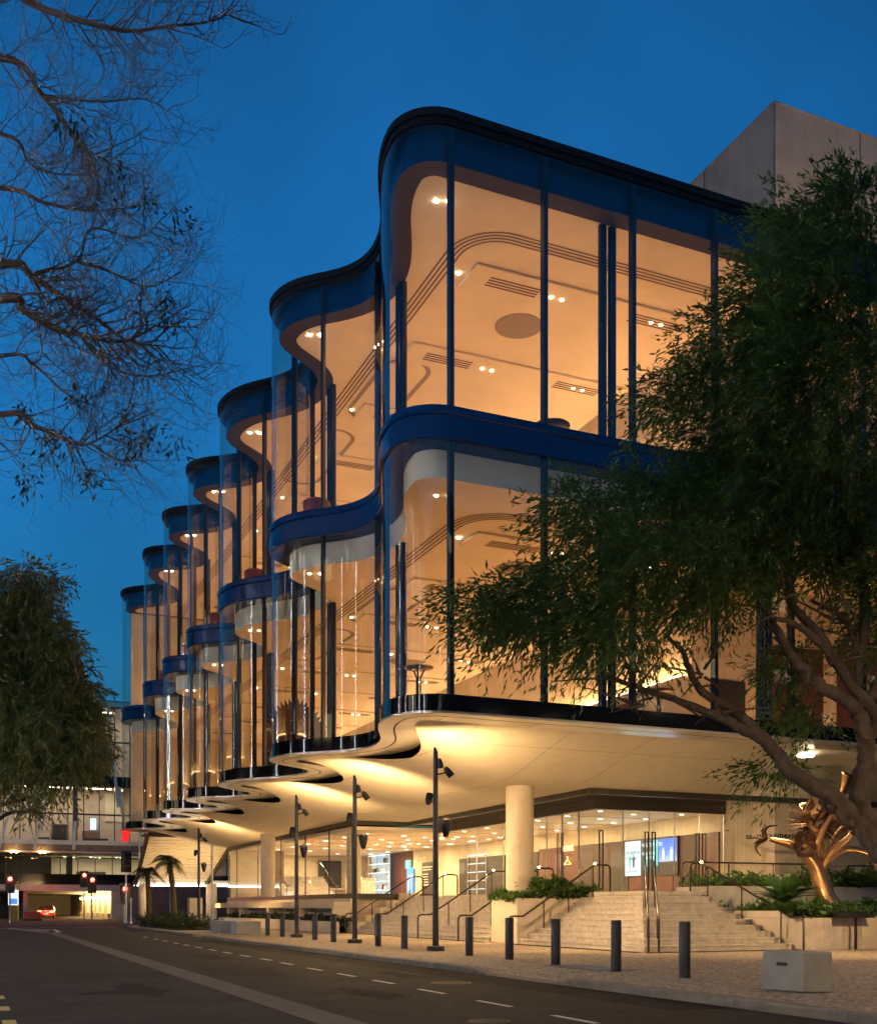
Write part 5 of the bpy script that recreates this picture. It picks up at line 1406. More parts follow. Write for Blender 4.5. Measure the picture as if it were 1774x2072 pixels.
for (x0,z0,w,h,lb) in ((3.1,12.0,0.9,1.3,'small blue lit screen behind the leaves of the left tree'),(16.0,11.6,0.75,1.5,'small blue and pink lit screen in the middle office window'),(16.3,19.9,0.9,0.7,'small blue lit screen on the upper office floor')):
    s_ = thing('office_screen', (x0,BS+1.0,z0), lb, 'screen'); mb = MB(); mb.box(x0-w/2,x0+w/2,BS+1,BS+1.08,z0,z0+h); mb.build('display', emit('screen_blue',(0.25,0.55,1.0),0.9), s_)
    mb = MB(); mb.box(x0-w/2-0.06,x0+w/2+0.06,BS+1.081,BS+1.14,z0-0.06,z0+h+0.06); mb.build('casing', M['dark'], s_)
    mb = MB(); mb.box(x0-w/2+0.08,x0+w/2-0.08,BS+0.98,BS+0.995,z0+0.12,z0+h*0.55); mb.build('picture', emit('screen_pink',(1.0,0.5,0.75),0.7), s_)
# lower lobby set back under the canopy
LB = BS+9.0
bp(XL,XR,LB+9,LB+9.3,4.6,8.45,M['pink_wall'],'interior_wall'); bp(XL,XR,LB,LB+9,5.6,5.75,M['floor_in'],'floor_slab'); bp(XL,XR,BS+1,LB+0.2,4.3,5.7,M['black_glass'],'dark_band')
bp(-8,11.5,LB+2.0,LB+2.2,5.75,8.4,M['dark'],'dark_room')
for k in range(36):
    a = XL+2.3*k
    mb = MB(); mb.quad((a,LB,5.7),(a+2.3,LB,5.7),(a+2.3,LB,8.45),(a,LB,8.45)); mb.build('window', M['glass_lobby'], bk); bp(a-0.05,a+0.05,LB-0.1,LB+0.1,5.7,8.45,M['mullion'],'mullion')
for x0 in (13.5,17,20.5,26,32):
    area('lobby_lamp',(x0,LB+4,8.38),70,2.0,0.5,(0,0,0),(1.0,0.88,0.5))
    for q in range(3): bp(x0-0.4+q*0.7,x0-0.1+q*0.7,LB+2+q,LB+2.15+q,8.36,8.42,M['lamp_white'],'ceiling_light')
bp(13.4,14.2,LB+1,LB+2,5.75,8.4,M['dark'],'column'); bp(15,19,LB+4,LB+4.4,5.75,6.4,M['dark'],'counter')
# underpass: beam, walls, lamps
bp(-14,20.0,BS+0.5,BS+30,3.5,4.3,M['conc_grey'],'underpass_beam'); bp(20.0,60,BS+0.4,BS+9,-0.3,4.3,M['bronze_panel'],'abutment'); bp(-40,-9,BS+0.4,BS+9,-0.3,4.3,M['dark'],'abutment')
bp(18.3,20.0,BS+1,BS+60,-0.3,3.5,M['conc'],'underpass_wall'); bp(-9.6,-9,BS+9,BS+60,-0.3,3.5,M['conc'],'underpass_wall'); bp(-9,18.3,BS+60,BS+60.4,-0.3,4.0,M['conc_grey'],'underpass_end')
bp(-9.6,20,BS+30,BS+60.5,3.5,3.8,M['conc_grey'],'underpass_ceiling'); bp(7.4,7.9,BS+2,BS+14,-0.3,3.5,M['conc_grey'],'underpass_pier'); bp(-9,7,BS+12,BS+12.3,-0.2,3.4,M['dark'],'underpass_screen_wall')
for k in range(6):
    y0 = BS+4+6.5*k
    mb = MB(); mb.lathe([(0,-0.2),(0.2,-0.1),(0.22,0.05),(0,0.2)], (17.9,y0,2.75), 10); mb.build('underpass_light', M['amber'], bk); point('underpass_lamp',(17.4,y0,2.6),220,(1.0,0.62,0.24),0.2)
bp(17.95,18.3,BS+2,BS+50,-0.15,0.55,M['conc'],'underpass_kerb')

# cars
def car(p, lb, rot=0.0):
    c = thing('car', (0,0,0), lb, 'car')
    body = MB(); prof = [(-2.5,0.35),(-2.5,0.95),(-2.3,1.12),(-1.55,1.2),(-0.9,1.72),(0.6,1.76),(1.35,1.2),(2.3,1.05),(2.55,0.75),(2.55,0.35)]
    w = 1.02; n = len(prof); vs = [(-w*(0.80 if z > 1.3 else 1.0),y,z) for (y,z) in prof]+[(w*(0.80 if z > 1.3 else 1.0),y,z) for (y,z) in prof]
    body.add(vs, [(i,i+1,n+i+1,n+i) for i in range(n-1)]+[tuple(range(n-1,-1,-1)),tuple(range(n,2*n)),(n-1,0,n,2*n-1)])
    body.build('body', mat('car_paint',(0.25,0.02,0.02),0.3,coat=0.5), c, bevel=0.05, smooth=True)
    mb = MB(); mb.add([(-0.78,-1.49,1.26),(0.78,-1.49,1.26),(0.72,-0.97,1.68),(-0.72,-0.97,1.68)],[(0,1,2,3)]); mb.v = [(x,y-0.03,z+0.02) for x,y,z in mb.v]; mb.build('rear_window', M['black_glass'], c)
    for sx in (-1,1):
        mb = MB(); mb.box(sx*0.72-0.22,sx*0.72+0.22,-2.56,-2.5,0.85,1.05); mb.build('tail_light', M['tail'], c)
        for y0 in (-1.55,1.6):
            mb = MB(); mb.tube([(sx*0.82,y0,0.36),(sx*1.03,y0,0.36)],0.36,16); wh = mb.build('wheel', M['dark'], c)
            mb = MB(); mb.tube([(sx*1.0,y0,0.36),(sx*1.045,y0,0.36)],0.2,12); mb.build('rim', M['steel'], wh)
    mb = MB(); mb.box(-0.3,0.3,-2.53,-2.5,0.6,0.75); mb.build('number_plate', M['white_text'], c)
    mb = MB(); mb.box(-0.95,0.95,-2.58,-2.45,0.38,0.56); mb.build('bumper', M['dark'], c)
    c.location = p; c.rotation_euler = (0,0,rot); return c
d = ray(94,1845); k = 151.0/d[1]
car((d[0]*k, 151.0, -0.15), 'small red car entering the underpass with its tail lamps lit', R(-6))
point('tail_lamp_glow', (d[0]*k, 147.8, 0.8), 80, (1,0.08,0.04), 0.15)

# traffic signals
def signal(p, lb, zc, facing=True, arm=None, double=False):
    s_ = thing('traffic_signal', tuple(p), lb, 'traffic light', 'traffic signals at the crossing')
    mb = MB(); mb.tube([p, Vector((p[0],p[1],zc+0.9))], 0.085, 10); mb.build('pole', M['steel'], s_)
    x, y = p[0], p[1]
    mb = MB(); mb.box(x-0.28,x+0.28,y-0.42,y-0.15,zc-0.75,zc+0.75); h = mb.build('head', M['black_metal'], s_, bevel=0.06)
    mb = MB(); mb.box(x-0.45,x+0.45,y-0.14,y-0.10,zc-0.95,zc+0.95); mb.build('backing_board', M['black_metal'], s_, bevel=0.02)
    for j, m in ((0.46,'red_on' if facing else 'dark'),(0,'dark'),(-0.46,'dark')):
        mb = MB(); mb.tube([(x,y-0.43,zc+j),(x,y-0.455,zc+j)],0.19,16); mb.build('lens', M[m], h)
        mb = MB(); A = [(x+0.2*math.cos(R(a)),y-0.43,zc+j+0.2*math.sin(R(a))) for a in range(0,181,20)]; B = [(q[0],q[1]-0.28,q[2]-0.03) for q in A]; mb.strip(A,B); mb.build('visor', M['black_metal'], h)
    if facing: point('signal_lamp', (x,y-0.75,zc+0.44), 60, (1,0.03,0.015), 0.12)
    return s_
def gp(x, S, z=-0.15): d = ray(x,1840); k = S/d[1]; return Vector((d[0]*k, S, z))
p1 = gp(20,118); signal(p1, 'red traffic signal on the far left before the underpass', 3.75)
p2 = gp(186,120); signal(p2, 'red traffic signal to the right of the underpass mouth', 3.8)
p3 = gp(255,99,0.0); signal(p3, 'black traffic signal seen edge on at the near street corner', 5.4, False)
s3 = signal(gp(252,101,0.0), 'low red traffic signal at the near street corner', 2.6)
p4 = gp(170,132); signal(p4, 'small red traffic signal behind the underpass beam', 4.6)
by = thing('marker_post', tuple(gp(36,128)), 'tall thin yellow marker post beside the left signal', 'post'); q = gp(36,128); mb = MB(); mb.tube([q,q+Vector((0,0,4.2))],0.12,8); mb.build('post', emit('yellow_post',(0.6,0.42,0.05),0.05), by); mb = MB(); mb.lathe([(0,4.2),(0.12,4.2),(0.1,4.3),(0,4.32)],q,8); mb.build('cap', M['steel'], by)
ad = thing('street_sign', tuple(gp(27,124)), 'lit white and blue street sign panel under the left signal', 'sign'); q = gp(27,124)
mb = MB(); mb.box(q.x-0.5,q.x+0.5,q.y,q.y+0.12,1.6,3.2); mb.build('panel', emit('sign_white',(0.75,0.88,1.0),0.35), ad); mb = MB(); mb.box(q.x-0.4,q.x+0.4,q.y-0.01,q.y-0.002,0.9+0.8,2.3); mb.build('print', emit('sign_blue',(0.1,0.3,0.8),0.25), ad)
mb = MB(); mb.box(q.x-0.45,q.x+0.45,q.y,q.y+0.3,-0.15,1.55); mb.build('base', M['yellow_paint'], ad)
bb = thing('barrier', tuple(gp(66,132)), 'red plastic road barrier beside the underpass', 'barrier'); q = gp(66,132); mb = MB(); mb.box(q.x-0.9,q.x+0.9,q.y,q.y+0.5,-0.15,0.9); mb.build('body', mat('red_plastic',(0.35,0.05,0.02),0.5), bb, bevel=0.06); mb = MB(); mb.box(q.x-1.0,q.x+1.0,q.y-0.1,q.y+0.6,-0.15,0.05); mb.build('foot', M['dark'], bb)
for k, (x, S, h, lb) in enumerate(((265,96,2.2,'grey steel post at the street corner'),(345,84,4.9,'slim pale street pole behind the palms'),(429,66,5.2,'slim grey sign pole at the left end of the bench'))):
    q = gp(x,S,0); s_ = thing('street_pole', tuple(q), lb, 'pole'); mb = MB(); mb.tube([q,q+Vector((0,0,h))],0.07,8); mb.build('pole', M['steel'], s_)
    mb = MB(); mb.lathe([(0,0),(0.16,0),(0.16,0.04),(0,0.05)],q,12); mb.build('base', M['steel'], s_)

# building across the street, behind the camera: it shows in the glass
op = thing('opposite_building', (-24,30,0), 'dark office block across the street with scattered lit windows', 'building')
mb = MB(); mb.box(-36,-24,-30,86,-0.2,30); M['opposite_wall'] = mat('dark_facade',(0.05,0.045,0.04),0.6); M['lit_window'] = emit('lit_window',(1.0,0.80,0.48),0.5); mb.build('wall', M['opposite_wall'], op)
lit = MB(); unlit = MB()
for i in range(34):
    for j in range(7):
        y0 = -29+3.3*i; z0 = 2.2+3.9*j; (lit if random.random() < 0.22 else unlit).box(-23.99,-23.93,y0,y0+2.1,z0,z0+1.8)
lit.build('lit_windows', M['lit_window'], op, kind='stuff'); unlit.build('dark_windows', M['black_glass'], op, kind='stuff')
M['led'] = emit('led_line', (0.80,0.90,1.0), 22.0); M['led_violet'] = emit('led_violet', (0.45,0.12,0.9), 4.0); M['led'].cycles.emission_sampling = 'NONE'; M['led_violet'].cycles.emission_sampling = 'NONE'
for k, y0 in enumerate((-4, 9, 22, 36, 52)):
    mb = MB(); mb.box(-23.9,-23.75,y0,y0+0.09,4.0,27.0); mb.build('led_strip', M['led'], op)
    mb = MB(); mb.box(-23.9,-23.75,y0+0.3,y0+0.6,3.0,11.0); mb.build('led_strip', M['led_violet'], op)
for k in range(4):  # street lights out of view, added to warm the street
    sl_ = thing('added_street_light', (-3.5,-10+26*k,-0.15), 'added unseen street light on the left pavement, %s from the camera end' % ('first','second','third','fourth')[k], 'street light', 'added street lights on the left pavement')
    p = Vector((-4.0,-10+26*k,-0.15)); mb = MB(); mb.tube([p,p+Vector((0,0,8)),p+Vector((0.4,0,8.6)),p+Vector((1.8,0,8.8))],0.08,8); mb.build('pole', M['steel'], sl_)  # pole of the added street light
    mb = MB(); mb.box(p.x+1.5,p.x+2.3,p.y-0.15,p.y+0.15,p.z+8.72,p.z+8.86); mb.build('added_lantern', M['steel'], sl_); mb = MB(); mb.box(p.x+1.55,p.x+2.25,p.y-0.12,p.y+0.12,p.z+8.66,p.z+8.715); mb.build('lens', M['lamp_hot'], sl_)  # lantern and lens of the added street light
    spot('street_fill', (p.x+1.9,p.y,p.z+8.6),(p.x+3.2,p.y,0),80,150,1.0,(1.0,0.60,0.28),0.2)

sb = thing('side_building', (-30,130,0), 'dark block beyond the crossing on the far left behind the leafy tree', 'building')
mb = MB(); mb.box(-80,-26,106,176,-0.3,20); mb.build('wall', M['opposite_wall'], sb)
lit = MB(); unlit = MB()
for i in range(18):
    for j in range(4):
        y0 = 107+3.6*i; z0 = 2.4+4.4*j; (lit if random.random() < 0.3 else unlit).box(-26.0,-25.94,y0,y0+2.2,z0,z0+1.9)
lit.build('lit_windows', M['lit_window'], sb, kind='stuff'); unlit.build('dark_windows', M['black_glass'], sb, kind='stuff')
bh = thing('rear_building', (20,-48,0), 'dark terrace of buildings behind the viewer with a few lit windows', 'building')
mb = MB(); mb.box(-90,220,-60,-45,-0.3,44); mb.build('wall', M['opposite_wall'], bh)
lit = MB(); unlit = MB()
for i in range(80):
    for j in range(9):
        x0 = -78+3.6*i; z0 = 2.4+4.4*j; (lit if random.random() < 0.18 else unlit).box(x0,x0+2.0,-44.99,-44.93,z0,z0+1.9)
for x0 in (4.0, 27.0):
    mb2 = MB(); mb2.box(x0,x0+0.14,-44.9,-44.75,4,30); mb2.build('led_strip', M['led'], bh)
lit.build('lit_windows', M['lit_window'], bh, kind='stuff'); unlit.build('dark_windows', M['black_glass'], bh, kind='stuff')
for k, (x0, y0) in enumerate(((2.0,108),(18,124),(-8,128))):  # street lights added to warm the far crossing
    sl_ = thing('added_street_light', (x0,y0,-0.15), 'added street light at the far crossing, %s from the left' % ('second','third','first')[k], 'street light', 'added street lights at the crossing')
    p = Vector((x0,y0,-0.15)); mb = MB(); mb.tube([p,p+Vector((0,0,9.5)),p+Vector((0.3,0,10)),p+Vector((1.5,0,10.2))],0.09,8); mb.build('pole', M['steel'], sl_)  # pole of the added street light
    mb = MB(); mb.box(p.x+1.3,p.x+2.1,p.y-0.15,p.y+0.15,p.z+10.12,p.z+10.26); mb.build('added_lantern', M['steel'], sl_)
    spot('street_fill', (p.x+1.7,p.y,p.z+10),(p.x+1.7,p.y+9,0),480,160,1.0,(1.0,0.66,0.38),0.2)

M['bulb'] = emit('festoon_bulb', (1.0,0.88,0.62), 45.0); M['bulb'].cycles.emission_sampling = 'NONE'
fl = thing('festoon_lights', (-14,40,4), 'strings of small festoon bulbs along the far side of the street', 'festoon lights')
wire = MB(); bulbs = MB()
for k in range(26):
    y0 = -16+4.0*k; x0 = -23.8; x1 = random.uniform(-9,-6); z0 = random.uniform(4.5,9.5); z1 = random.uniform(3.5,6.5); n = 26
    P_ = [Vector((x0+(x1-x0)*i/n, y0+random.uniform(-.1,.1)+1.6*math.sin(i*0.2), z0+(z1-z0)*i/n-1.6*math.sin(math.pi*i/n))) for i in range(n+1)]
    wire.tube(P_, 0.012, 3, False)
    for p in P_[1:]:
        if random.random() < 0.8: s_ = random.uniform(0.04,0.085); bulbs.add([p+Vector(v)*s_ for v in ((1,0,0),(-1,0,0),(0,1,0),(0,-1,0),(0,0,1),(0,0,-1))],[(0,2,4),(2,1,4),(1,3,4),(3,0,4),(2,0,5),(1,2,5),(3,1,5),(0,3,5)])
    post = MB(); post.tube([(x1,y0+1.6*math.sin(n*0.2),-0.15),(x1,y0+1.6*math.sin(n*0.2),z1+0.1)],0.05,6); post.build('post', M['steel'], fl)
wire.build('wires', M['black_metal'], fl, kind='stuff'); bulbs.build('bulbs', M['bulb'], fl, kind='stuff')

# ------------------------------------------------------------------ foliage
def leaf_cloud(name, C, D, L, Wd, material, parent, kind=None, twist=1.0):
    """diamond leaves: C centres (n,3), D directions (n,3), L lengths (n,), Wd widths (n,)"""
    n = len(C); D = D/np.linalg.norm(D,axis=1,keepdims=True)
    r = RNG.normal(size=(n,3)); S = np.cross(D, r); S /= np.linalg.norm(S,axis=1,keepdims=True)
    Nn = np.cross(D, S)
    a = C; b = C+D*L[:,None]*0.45+S*Wd[:,None]*0.5+Nn*Wd[:,None]*0.12; c = C+D*L[:,None]; d = C+D*L[:,None]*0.45-S*Wd[:,None]*0.5+Nn*Wd[:,None]*0.12
    V = np.stack([a,b,c,d],1).reshape(-1,3); F = np.arange(4*n).reshape(n,4)
    return np_mesh(name, V, F, material, parent, kind)
def sprays(lobes, n, droop, per, leaf_L, leaf_W, spray_L, surf=0.35):
    """lobes: (centre, radii, weight). returns centres/directions of leaves set along drooping sprays"""
    C=[];D=[]
    wts = np.array([l[2] for l in lobes]); wts = wts/wts.sum()
    for i, (c, r, w) in enumerate(lobes):
        k = int(n*wts[i]); v = RNG.normal(size=(k,3)); v /= np.linalg.norm(v,axis=1,keepdims=True)
        rad = RNG.random(k)**surf
        base = np.array(c)+v*np.array(r)*rad[:,None]
        dirn = v*0.8+np.array(droop)+RNG.normal(size=(k,3))*0.35; dirn /= np.linalg.norm(dirn,axis=1,keepdims=True)
        sl = spray_L*(0.6+0.8*RNG.random(k))
        for j in range(per):
            f = (j+0.5)/per
            pos = base+dirn*(sl*f)[:,None]+np.array((0,0,-0.35))*((sl*f*f)[:,None])
            ld = dirn+RNG.normal(size=(k,3))*0.42+np.array((0,0,-0.35))
            C.append(pos+RNG.normal(size=(k,3))*0.05); D.append(ld)
    C = np.concatenate(C); D = np.concatenate(D); m = len(C)
    return C, D, leaf_L*(0.6+0.8*RNG.random(m)), leaf_W*(0.6+0.8*RNG.random(m))

# --- right tree
TD = 20.5
tr = thing('street_tree', (16.9,14.6,0), 'large dark leafy tree on the right with low reaching limbs', 'tree')
def tpnt(x, y, dz=0.0): return at_d(x, y, TD+dz)
def limb(pts, r0, r1, parent, name='limb', n=10, m='bark'):
    c = curve(pts, 6); k = len(c); mb = MB()
    sc_ = 0.78 if parent.name.startswith('street_tree') and n > 6 else 1.0
    mb.tube([p+Vector((random.gauss(0,r1*0.25),random.gauss(0,r1*0.25),random.gauss(0,r1*0.2))) for p in c], [ sc_*(r0+(r1-r0)*i/(k-1))*random.uniform(0.94,1.06) for i in range(k)], n)
    return mb.build(name, M[m], parent, smooth=True)
base = Vector((16.95,14.75,-0.1))
limb([base, base+Vector((-0.02,0.0,1.2)), tpnt(1838,1800,-0.3), tpnt(1790,1735,-0.2)], 0.42, 0.36, tr, 'trunk', 14)
limb([tpnt(1790,1735,-0.2),tpnt(1735,1665),tpnt(1680,1612),tpnt(1600,1562),tpnt(1548,1500),tpnt(1500,1475),tpnt(1430,1440),tpnt(1330,1405),tpnt(1235,1372)], 0.27, 0.05, tr)
limb([tpnt(1565,1520),tpnt(1520,1470),tpnt(1475,1432),tpnt(1420,1400),tpnt(1392,1350),tpnt(1380,1318),tpnt(1350,1288)], 0.16, 0.04, tr)
limb([tpnt(1800,1745,-0.1),tpnt(1762,1690),tpnt(1705,1648),tpnt(1672,1625)], 0.2, 0.16, tr)
limb([tpnt(1815,1760),tpnt(1752,1660,0.2),tpnt(1735,1600,0.3),tpnt(1752,1520,0.3),tpnt(1745,1470,0.2),tpnt(1718,1425,0),tpnt(1655,1385,0),tpnt(1610,1335,0),tpnt(1578,1290,0),tpnt(1555,1240,0.2)], 0.26, 0.09, tr)
limb([tpnt(1752,1500,0.3),tpnt(1775,1455,0.4),tpnt(1730,1395,0.3),tpnt(1685,1330,0.2),tpnt(1640,1285,0),tpnt(1605,1262,0),tpnt(1570,1250,-0.2)], 0.18, 0.05, tr)
limb([tpnt(1690,1340,0.2),tpnt(1660,1290,0.4),tpnt(1625,1250,0.5),tpnt(1598,1215,0.6),tpnt(1590,1120,0.6),tpnt(1570,1000,0.4),tpnt(1540,850,0.2)], 0.14, 0.05, tr)
limb([tpnt(1735,1390,0.4),tpnt(1735,1330,0.6),tpnt(1720,1270,0.7),tpnt(1690,1240,0.7),tpnt(1640,1215,0.6)], 0.12, 0.04, tr)
limb([tpnt(1738,1340,0.6),tpnt(1750,1250,0.8),tpnt(1740,1130,0.9),tpnt(1700,950,0.8),tpnt(1690,700,0.6)], 0.14, 0.05, tr)
limb([tpnt(1760,1420,0.5),tpnt(1800,1330,0.6),tpnt(1830,1200,0.5),tpnt(1830,900,0.3)], 0.16, 0.06, tr)
for k in range(60):
    x0, y0 = random.choice(((1350,1290),(1235,1372),(1400,1370),(1560,1245),(1600,1180),(1570,1000),(1640,1215),(1700,950),(1690,1240),(1450,1450),(1730,1300),(1300,1400)))
    x0 += random.uniform(-40,40); y0 += random.uniform(-30,30); dz = random.uniform(-0.6,1.0); an = random.uniform(0,2*math.pi); L = random.uniform(40,130)
    limb([tpnt(x0,y0,dz),tpnt(x0+math.cos(an)*L*0.5-8,y0+math.sin(an)*L*0.4-12,dz+random.uniform(-.4,.4)),tpnt(x0+math.cos(an)*L-20,y0+math.sin(an)*L*0.8-20,dz+random.uniform(-.7,.7))], 0.03, 0.008, tr, 'twig', 5)
px = TD/2222.0
lob = [(1700,560,140,190,1.5,0),(1640,760,180,230,2.4,0),(1560,620,90,120,0.6,0),(1500,880,150,170,1.4,0),(1690,990,170,150,1.9,0),(1460,1040,190,90,1.4,0),(1300,1040,170,75,1.0,0),(1170,1030,80,45,0.25,0),(1340,1140,220,60,1.2,0),(1150,1195,170,50,0.8,0),(1020,1235,100,30,0.4,0),(1080,1255,120,35,0.35,0),(1230,1260,130,40,0.5,0),(1420,1215,100,25,0.3,1.0),(1560,1120,130,50,0.8,0.8),(1700,1130,100,35,0.45,1.2),
 (1390,770,55,45,0.16,0),(1450,680,50,60,0.18,0),(1340,810,45,35,0.12,0),(1610,460,70,50,0.26,0),(1730,400,50,45,0.35,0),(1640,1450,70,22,0.16,1.3),(1570,1545,45,16,0.11,1.0),(1600,1350,60,28,0.2,1.3),(1840,1150,130,240,1.3,0),(1880,700,170,300,1.5,0),(1200,1300,70,18,0.10,0),(1300,1310,60,20,0.09,0.5),(940,1205,35,18,0.06,0),(1760,1260,45,30,0.12,1.3)]
lobes = []
for (x, y, rx, ry, w, dz) in lob:
    dz += random.uniform(-1.0,1.4) if rx > 100 and not dz else random.uniform(-0.4,0.4)
    lobes.append((tuple(tpnt(x,y,dz)), (rx*px*0.95, max(rx*px*0.8, 0.4) if dz < 0.9 else 0.5, ry*px), w))
C, D, L, Wd = sprays(lobes, 6600, (-0.85,-0.15,-0.35), 18, 0.17, 0.036, 0.75, 0.6)
leaf_cloud('crown', C, D, L, Wd, M['leaf'], tr)

# --- tree on the left pavement, in leaf
lt = thing('street_tree', (-9,44,0), 'drooping olive green tree on the left pavement in front of the office block', 'tree')
LD = 44.0; pl = LD/2222.0
def lp(x, y, dz=0.0): return at_d(x, y, LD+dz)
b = lp(-60,1870); b.z = -0.15
limb([b, lp(-55,1700), lp(-40,1560), lp(10,1430), lp(60,1300)], 0.45, 0.12, lt, 'trunk', 12)
for e in (((-40,1560),(40,1500),(110,1420),(160,1370)),((-20,1500),(70,1540),(140,1560)),((10,1430),(20,1300),(40,1180)),((-50,1640),(40,1620),(110,1600)),((-55,1700),(10,1650),(60,1640))):
    limb([lp(*q, random.uniform(-1,1)) for q in e], 0.16, 0.04, lt)
for k in range(50):
    x0, y0 = random.choice(((60,1300),(110,1420),(140,1560),(40,1180),(110,1600),(160,1370),(60,1640))); L_ = random.uniform(30,80); an = random.uniform(0,6.28); dz = random.uniform(-2,2)
    limb([lp(x0,y0,dz),lp(x0+L_*0.5*math.cos(an),y0+L_*0.5*math.sin(an),dz),lp(x0+L_*math.cos(an)+6,y0+L_*math.sin(an)+14,dz+0.5)], 0.035, 0.01, lt, 'twig', 5)
lob = [(0,1210,80,70,1.0),(55,1170,40,30,0.25),(95,1175,32,25,0.12),(40,1290,100,90,1.8),(105,1320,60,65,0.8),(60,1400,120,80,2.0),(140,1410,55,50,0.8),(168,1470,38,36,0.4),(70,1490,130,50,1.7),(150,1530,60,22,0.3),(-60,1350,90,200,1.5),(20,1560,80,22,0.35),(45,1605,45,25,0.10),(120,1590,40,25,0.07),(185,1510,32,18,0.14)]
lobes = [(tuple(lp(x,y,random.uniform(-1.2,1.2))), (rx*pl,max(rx*pl*0.8,0.8),ry*pl), w) for (x,y,rx,ry,w) in lob]
C, D, L, Wd = sprays(lobes, 4600, (0.1,-0.1,-0.75), 13, 0.27, 0.07, 0.8, 0.45)
leaf_cloud('crown', C, D, L, Wd, M['leaf_left'], lt)

# --- bare tree at the top left, close to the camera
bt = thing('bare_tree', (-3.4,15.2,0), 'nearly bare tree spreading fine twigs across the upper left sky', 'tree')
BD = 13.0; pb = BD/2222.0
def bpnt(x, y, dz=0.0): return at_d(x, y, BD+dz)
TW = MB(); TIPP = []
def twig(p, d, L, r, lev):
    n = 5; pts = [p]; q = Vector(p); dd = Vector(d).normalized()
    for i in range(n):
        up = 0.11 if lev >= 2 else 0.05
        dd = (dd+Vector((random.gauss(0,0.11),random.gauss(0,0.11),random.gauss(0,0.11)+up))).normalized(); q = q+dd*L/n; pts.append(q)
        if lev < 3 and i >= 1 and random.random() < (0.85,0.8,0.55)[lev]:
            s_ = dd.orthogonal().normalized(); ax = Matrix.Rotation(random.uniform(0,6.28),3,dd) @ s_
            nd = (dd*random.uniform(0.5,0.9)+ax*random.uniform(0.6,1.0)); twig(q, nd, L*random.uniform(0.5,0.8), r*0.55, lev+1)
    TW.tube(pts, [r*(1-0.75*i/n) for i in range(n+1)], 4 if lev else 5, False)
    TIPP.append((q, dd))
b = Vector((-3.4,15.2,-0.15))
trunk_pts = [b, b+Vector((0.05,0,2)), b+Vector((0.2,-0.1,4.5)), b+Vector((0.15,0.05,7)), b+Vector((0.3,0.0,9.2)), b+Vector((0.25,0.1,11.2)), b+Vector((0.5,0.1,13))]
limb(trunk_pts, 0.30, 0.05, bt, 'trunk', 12)
mains = [([(0,115),(86,192),(144,264),(182,307),(230,330)],0.055,0.8),([(0,535),(62,556),(125,600),(192,642),(260,690),(330,700)],0.06,0.0),([(0,604),(48,628),(115,666),(158,676),(250,690),(330,650)],0.07,-0.3),([(0,839),(72,863),(144,892),(182,897),(264,849)],0.045,-0.4),([(20,-60),(43,-5),(139,34),(211,53),(268,62),(336,53),(422,43),(470,25)],0.05,0.5),
         ([(62,556),(155,528),(185,463),(280,480),(330,440)],0.035,0.2),([(155,528),(216,546),(297,580),(360,555)],0.03,0.3),([(144,264),(180,310),(200,380),(190,460)],0.03,0.6),([(86,192),(200,205),(290,200),(350,230)],0.03,0.9),([(0,380),(90,410),(180,425),(260,420)],0.04,0.6),([(0,720),(70,740),(140,800),(220,830)],0.03,-0.2),([(158,676),(220,740),(300,760),(400,740)],0.03,-0.3),([(182,897),(240,930),(300,930)],0.025,-0.4),([(0,270),(60,330),(110,350),(190,355)],0.035,1.0)]
for pts_, r, dz in mains:
    P3 = [bpnt(x,y,dz+0.15*i) for i, (x,y) in enumerate(pts_)]
    if pts_[0][0] <= 20:                # carry the limb back to the trunk outside the frame
        z_ = P3[0].z-random.uniform(0.5,1.3); q0 = b+Vector((0.25,0.05,z_)); P3 = [q0, q0.lerp(P3[0],0.5)+Vector((0,0,0.05))]+P3
    limb(P3, r*(1.1 if pts_[0][0] <= 20 else 0.6), r*0.16, bt, 'limb', 7, 'bark_twig')
    cc = curve(P3, 5)
    for i in range(1, len(cc)-1):
        for _q in range(random.choice((1,1,2))):
            t = (cc[i+1]-cc[i-1]).normalized(); ax = Matrix.Rotation(random.uniform(0,6.28),3,t) @ t.orthogonal().normalized()
            twig(cc[i], t*0.7+ax, random.uniform(0.35,0.8), r*0.24, 0)
    twig(cc[-1], cc[-1]-cc[-2], 0.45, r*0.18, 0)
TW.build('twigs', M['bark_twig'], bt, kind='stuff')
cl = [(125,240),(175,235),(230,320),(300,400),(352,440),(355,630),(260,820),(165,790),(235,880),(275,895),(345,870),(95,885),(185,940),(355,600),(60,950),(130,880),(300,870),(60,830)]
lobes = []
for (x, y) in cl:                      # leaves hang from the nearest twig ends
    c = bpnt(x, y, 0.3); near = sorted(TIPP, key=lambda q: (q[0]-c).length)[:4]
    for q, dd in near: lobes.append((tuple(q), (0.05,0.05,0.06), 1))
C, D, L, Wd = sprays(lobes, 160, (0.1,0,-1.0), 6, 0.10, 0.026, 0.17, 0.7)
leaf_cloud('leaf_bunches', C, D, L, Wd, M['leaf_dark'], bt, 'stuff')

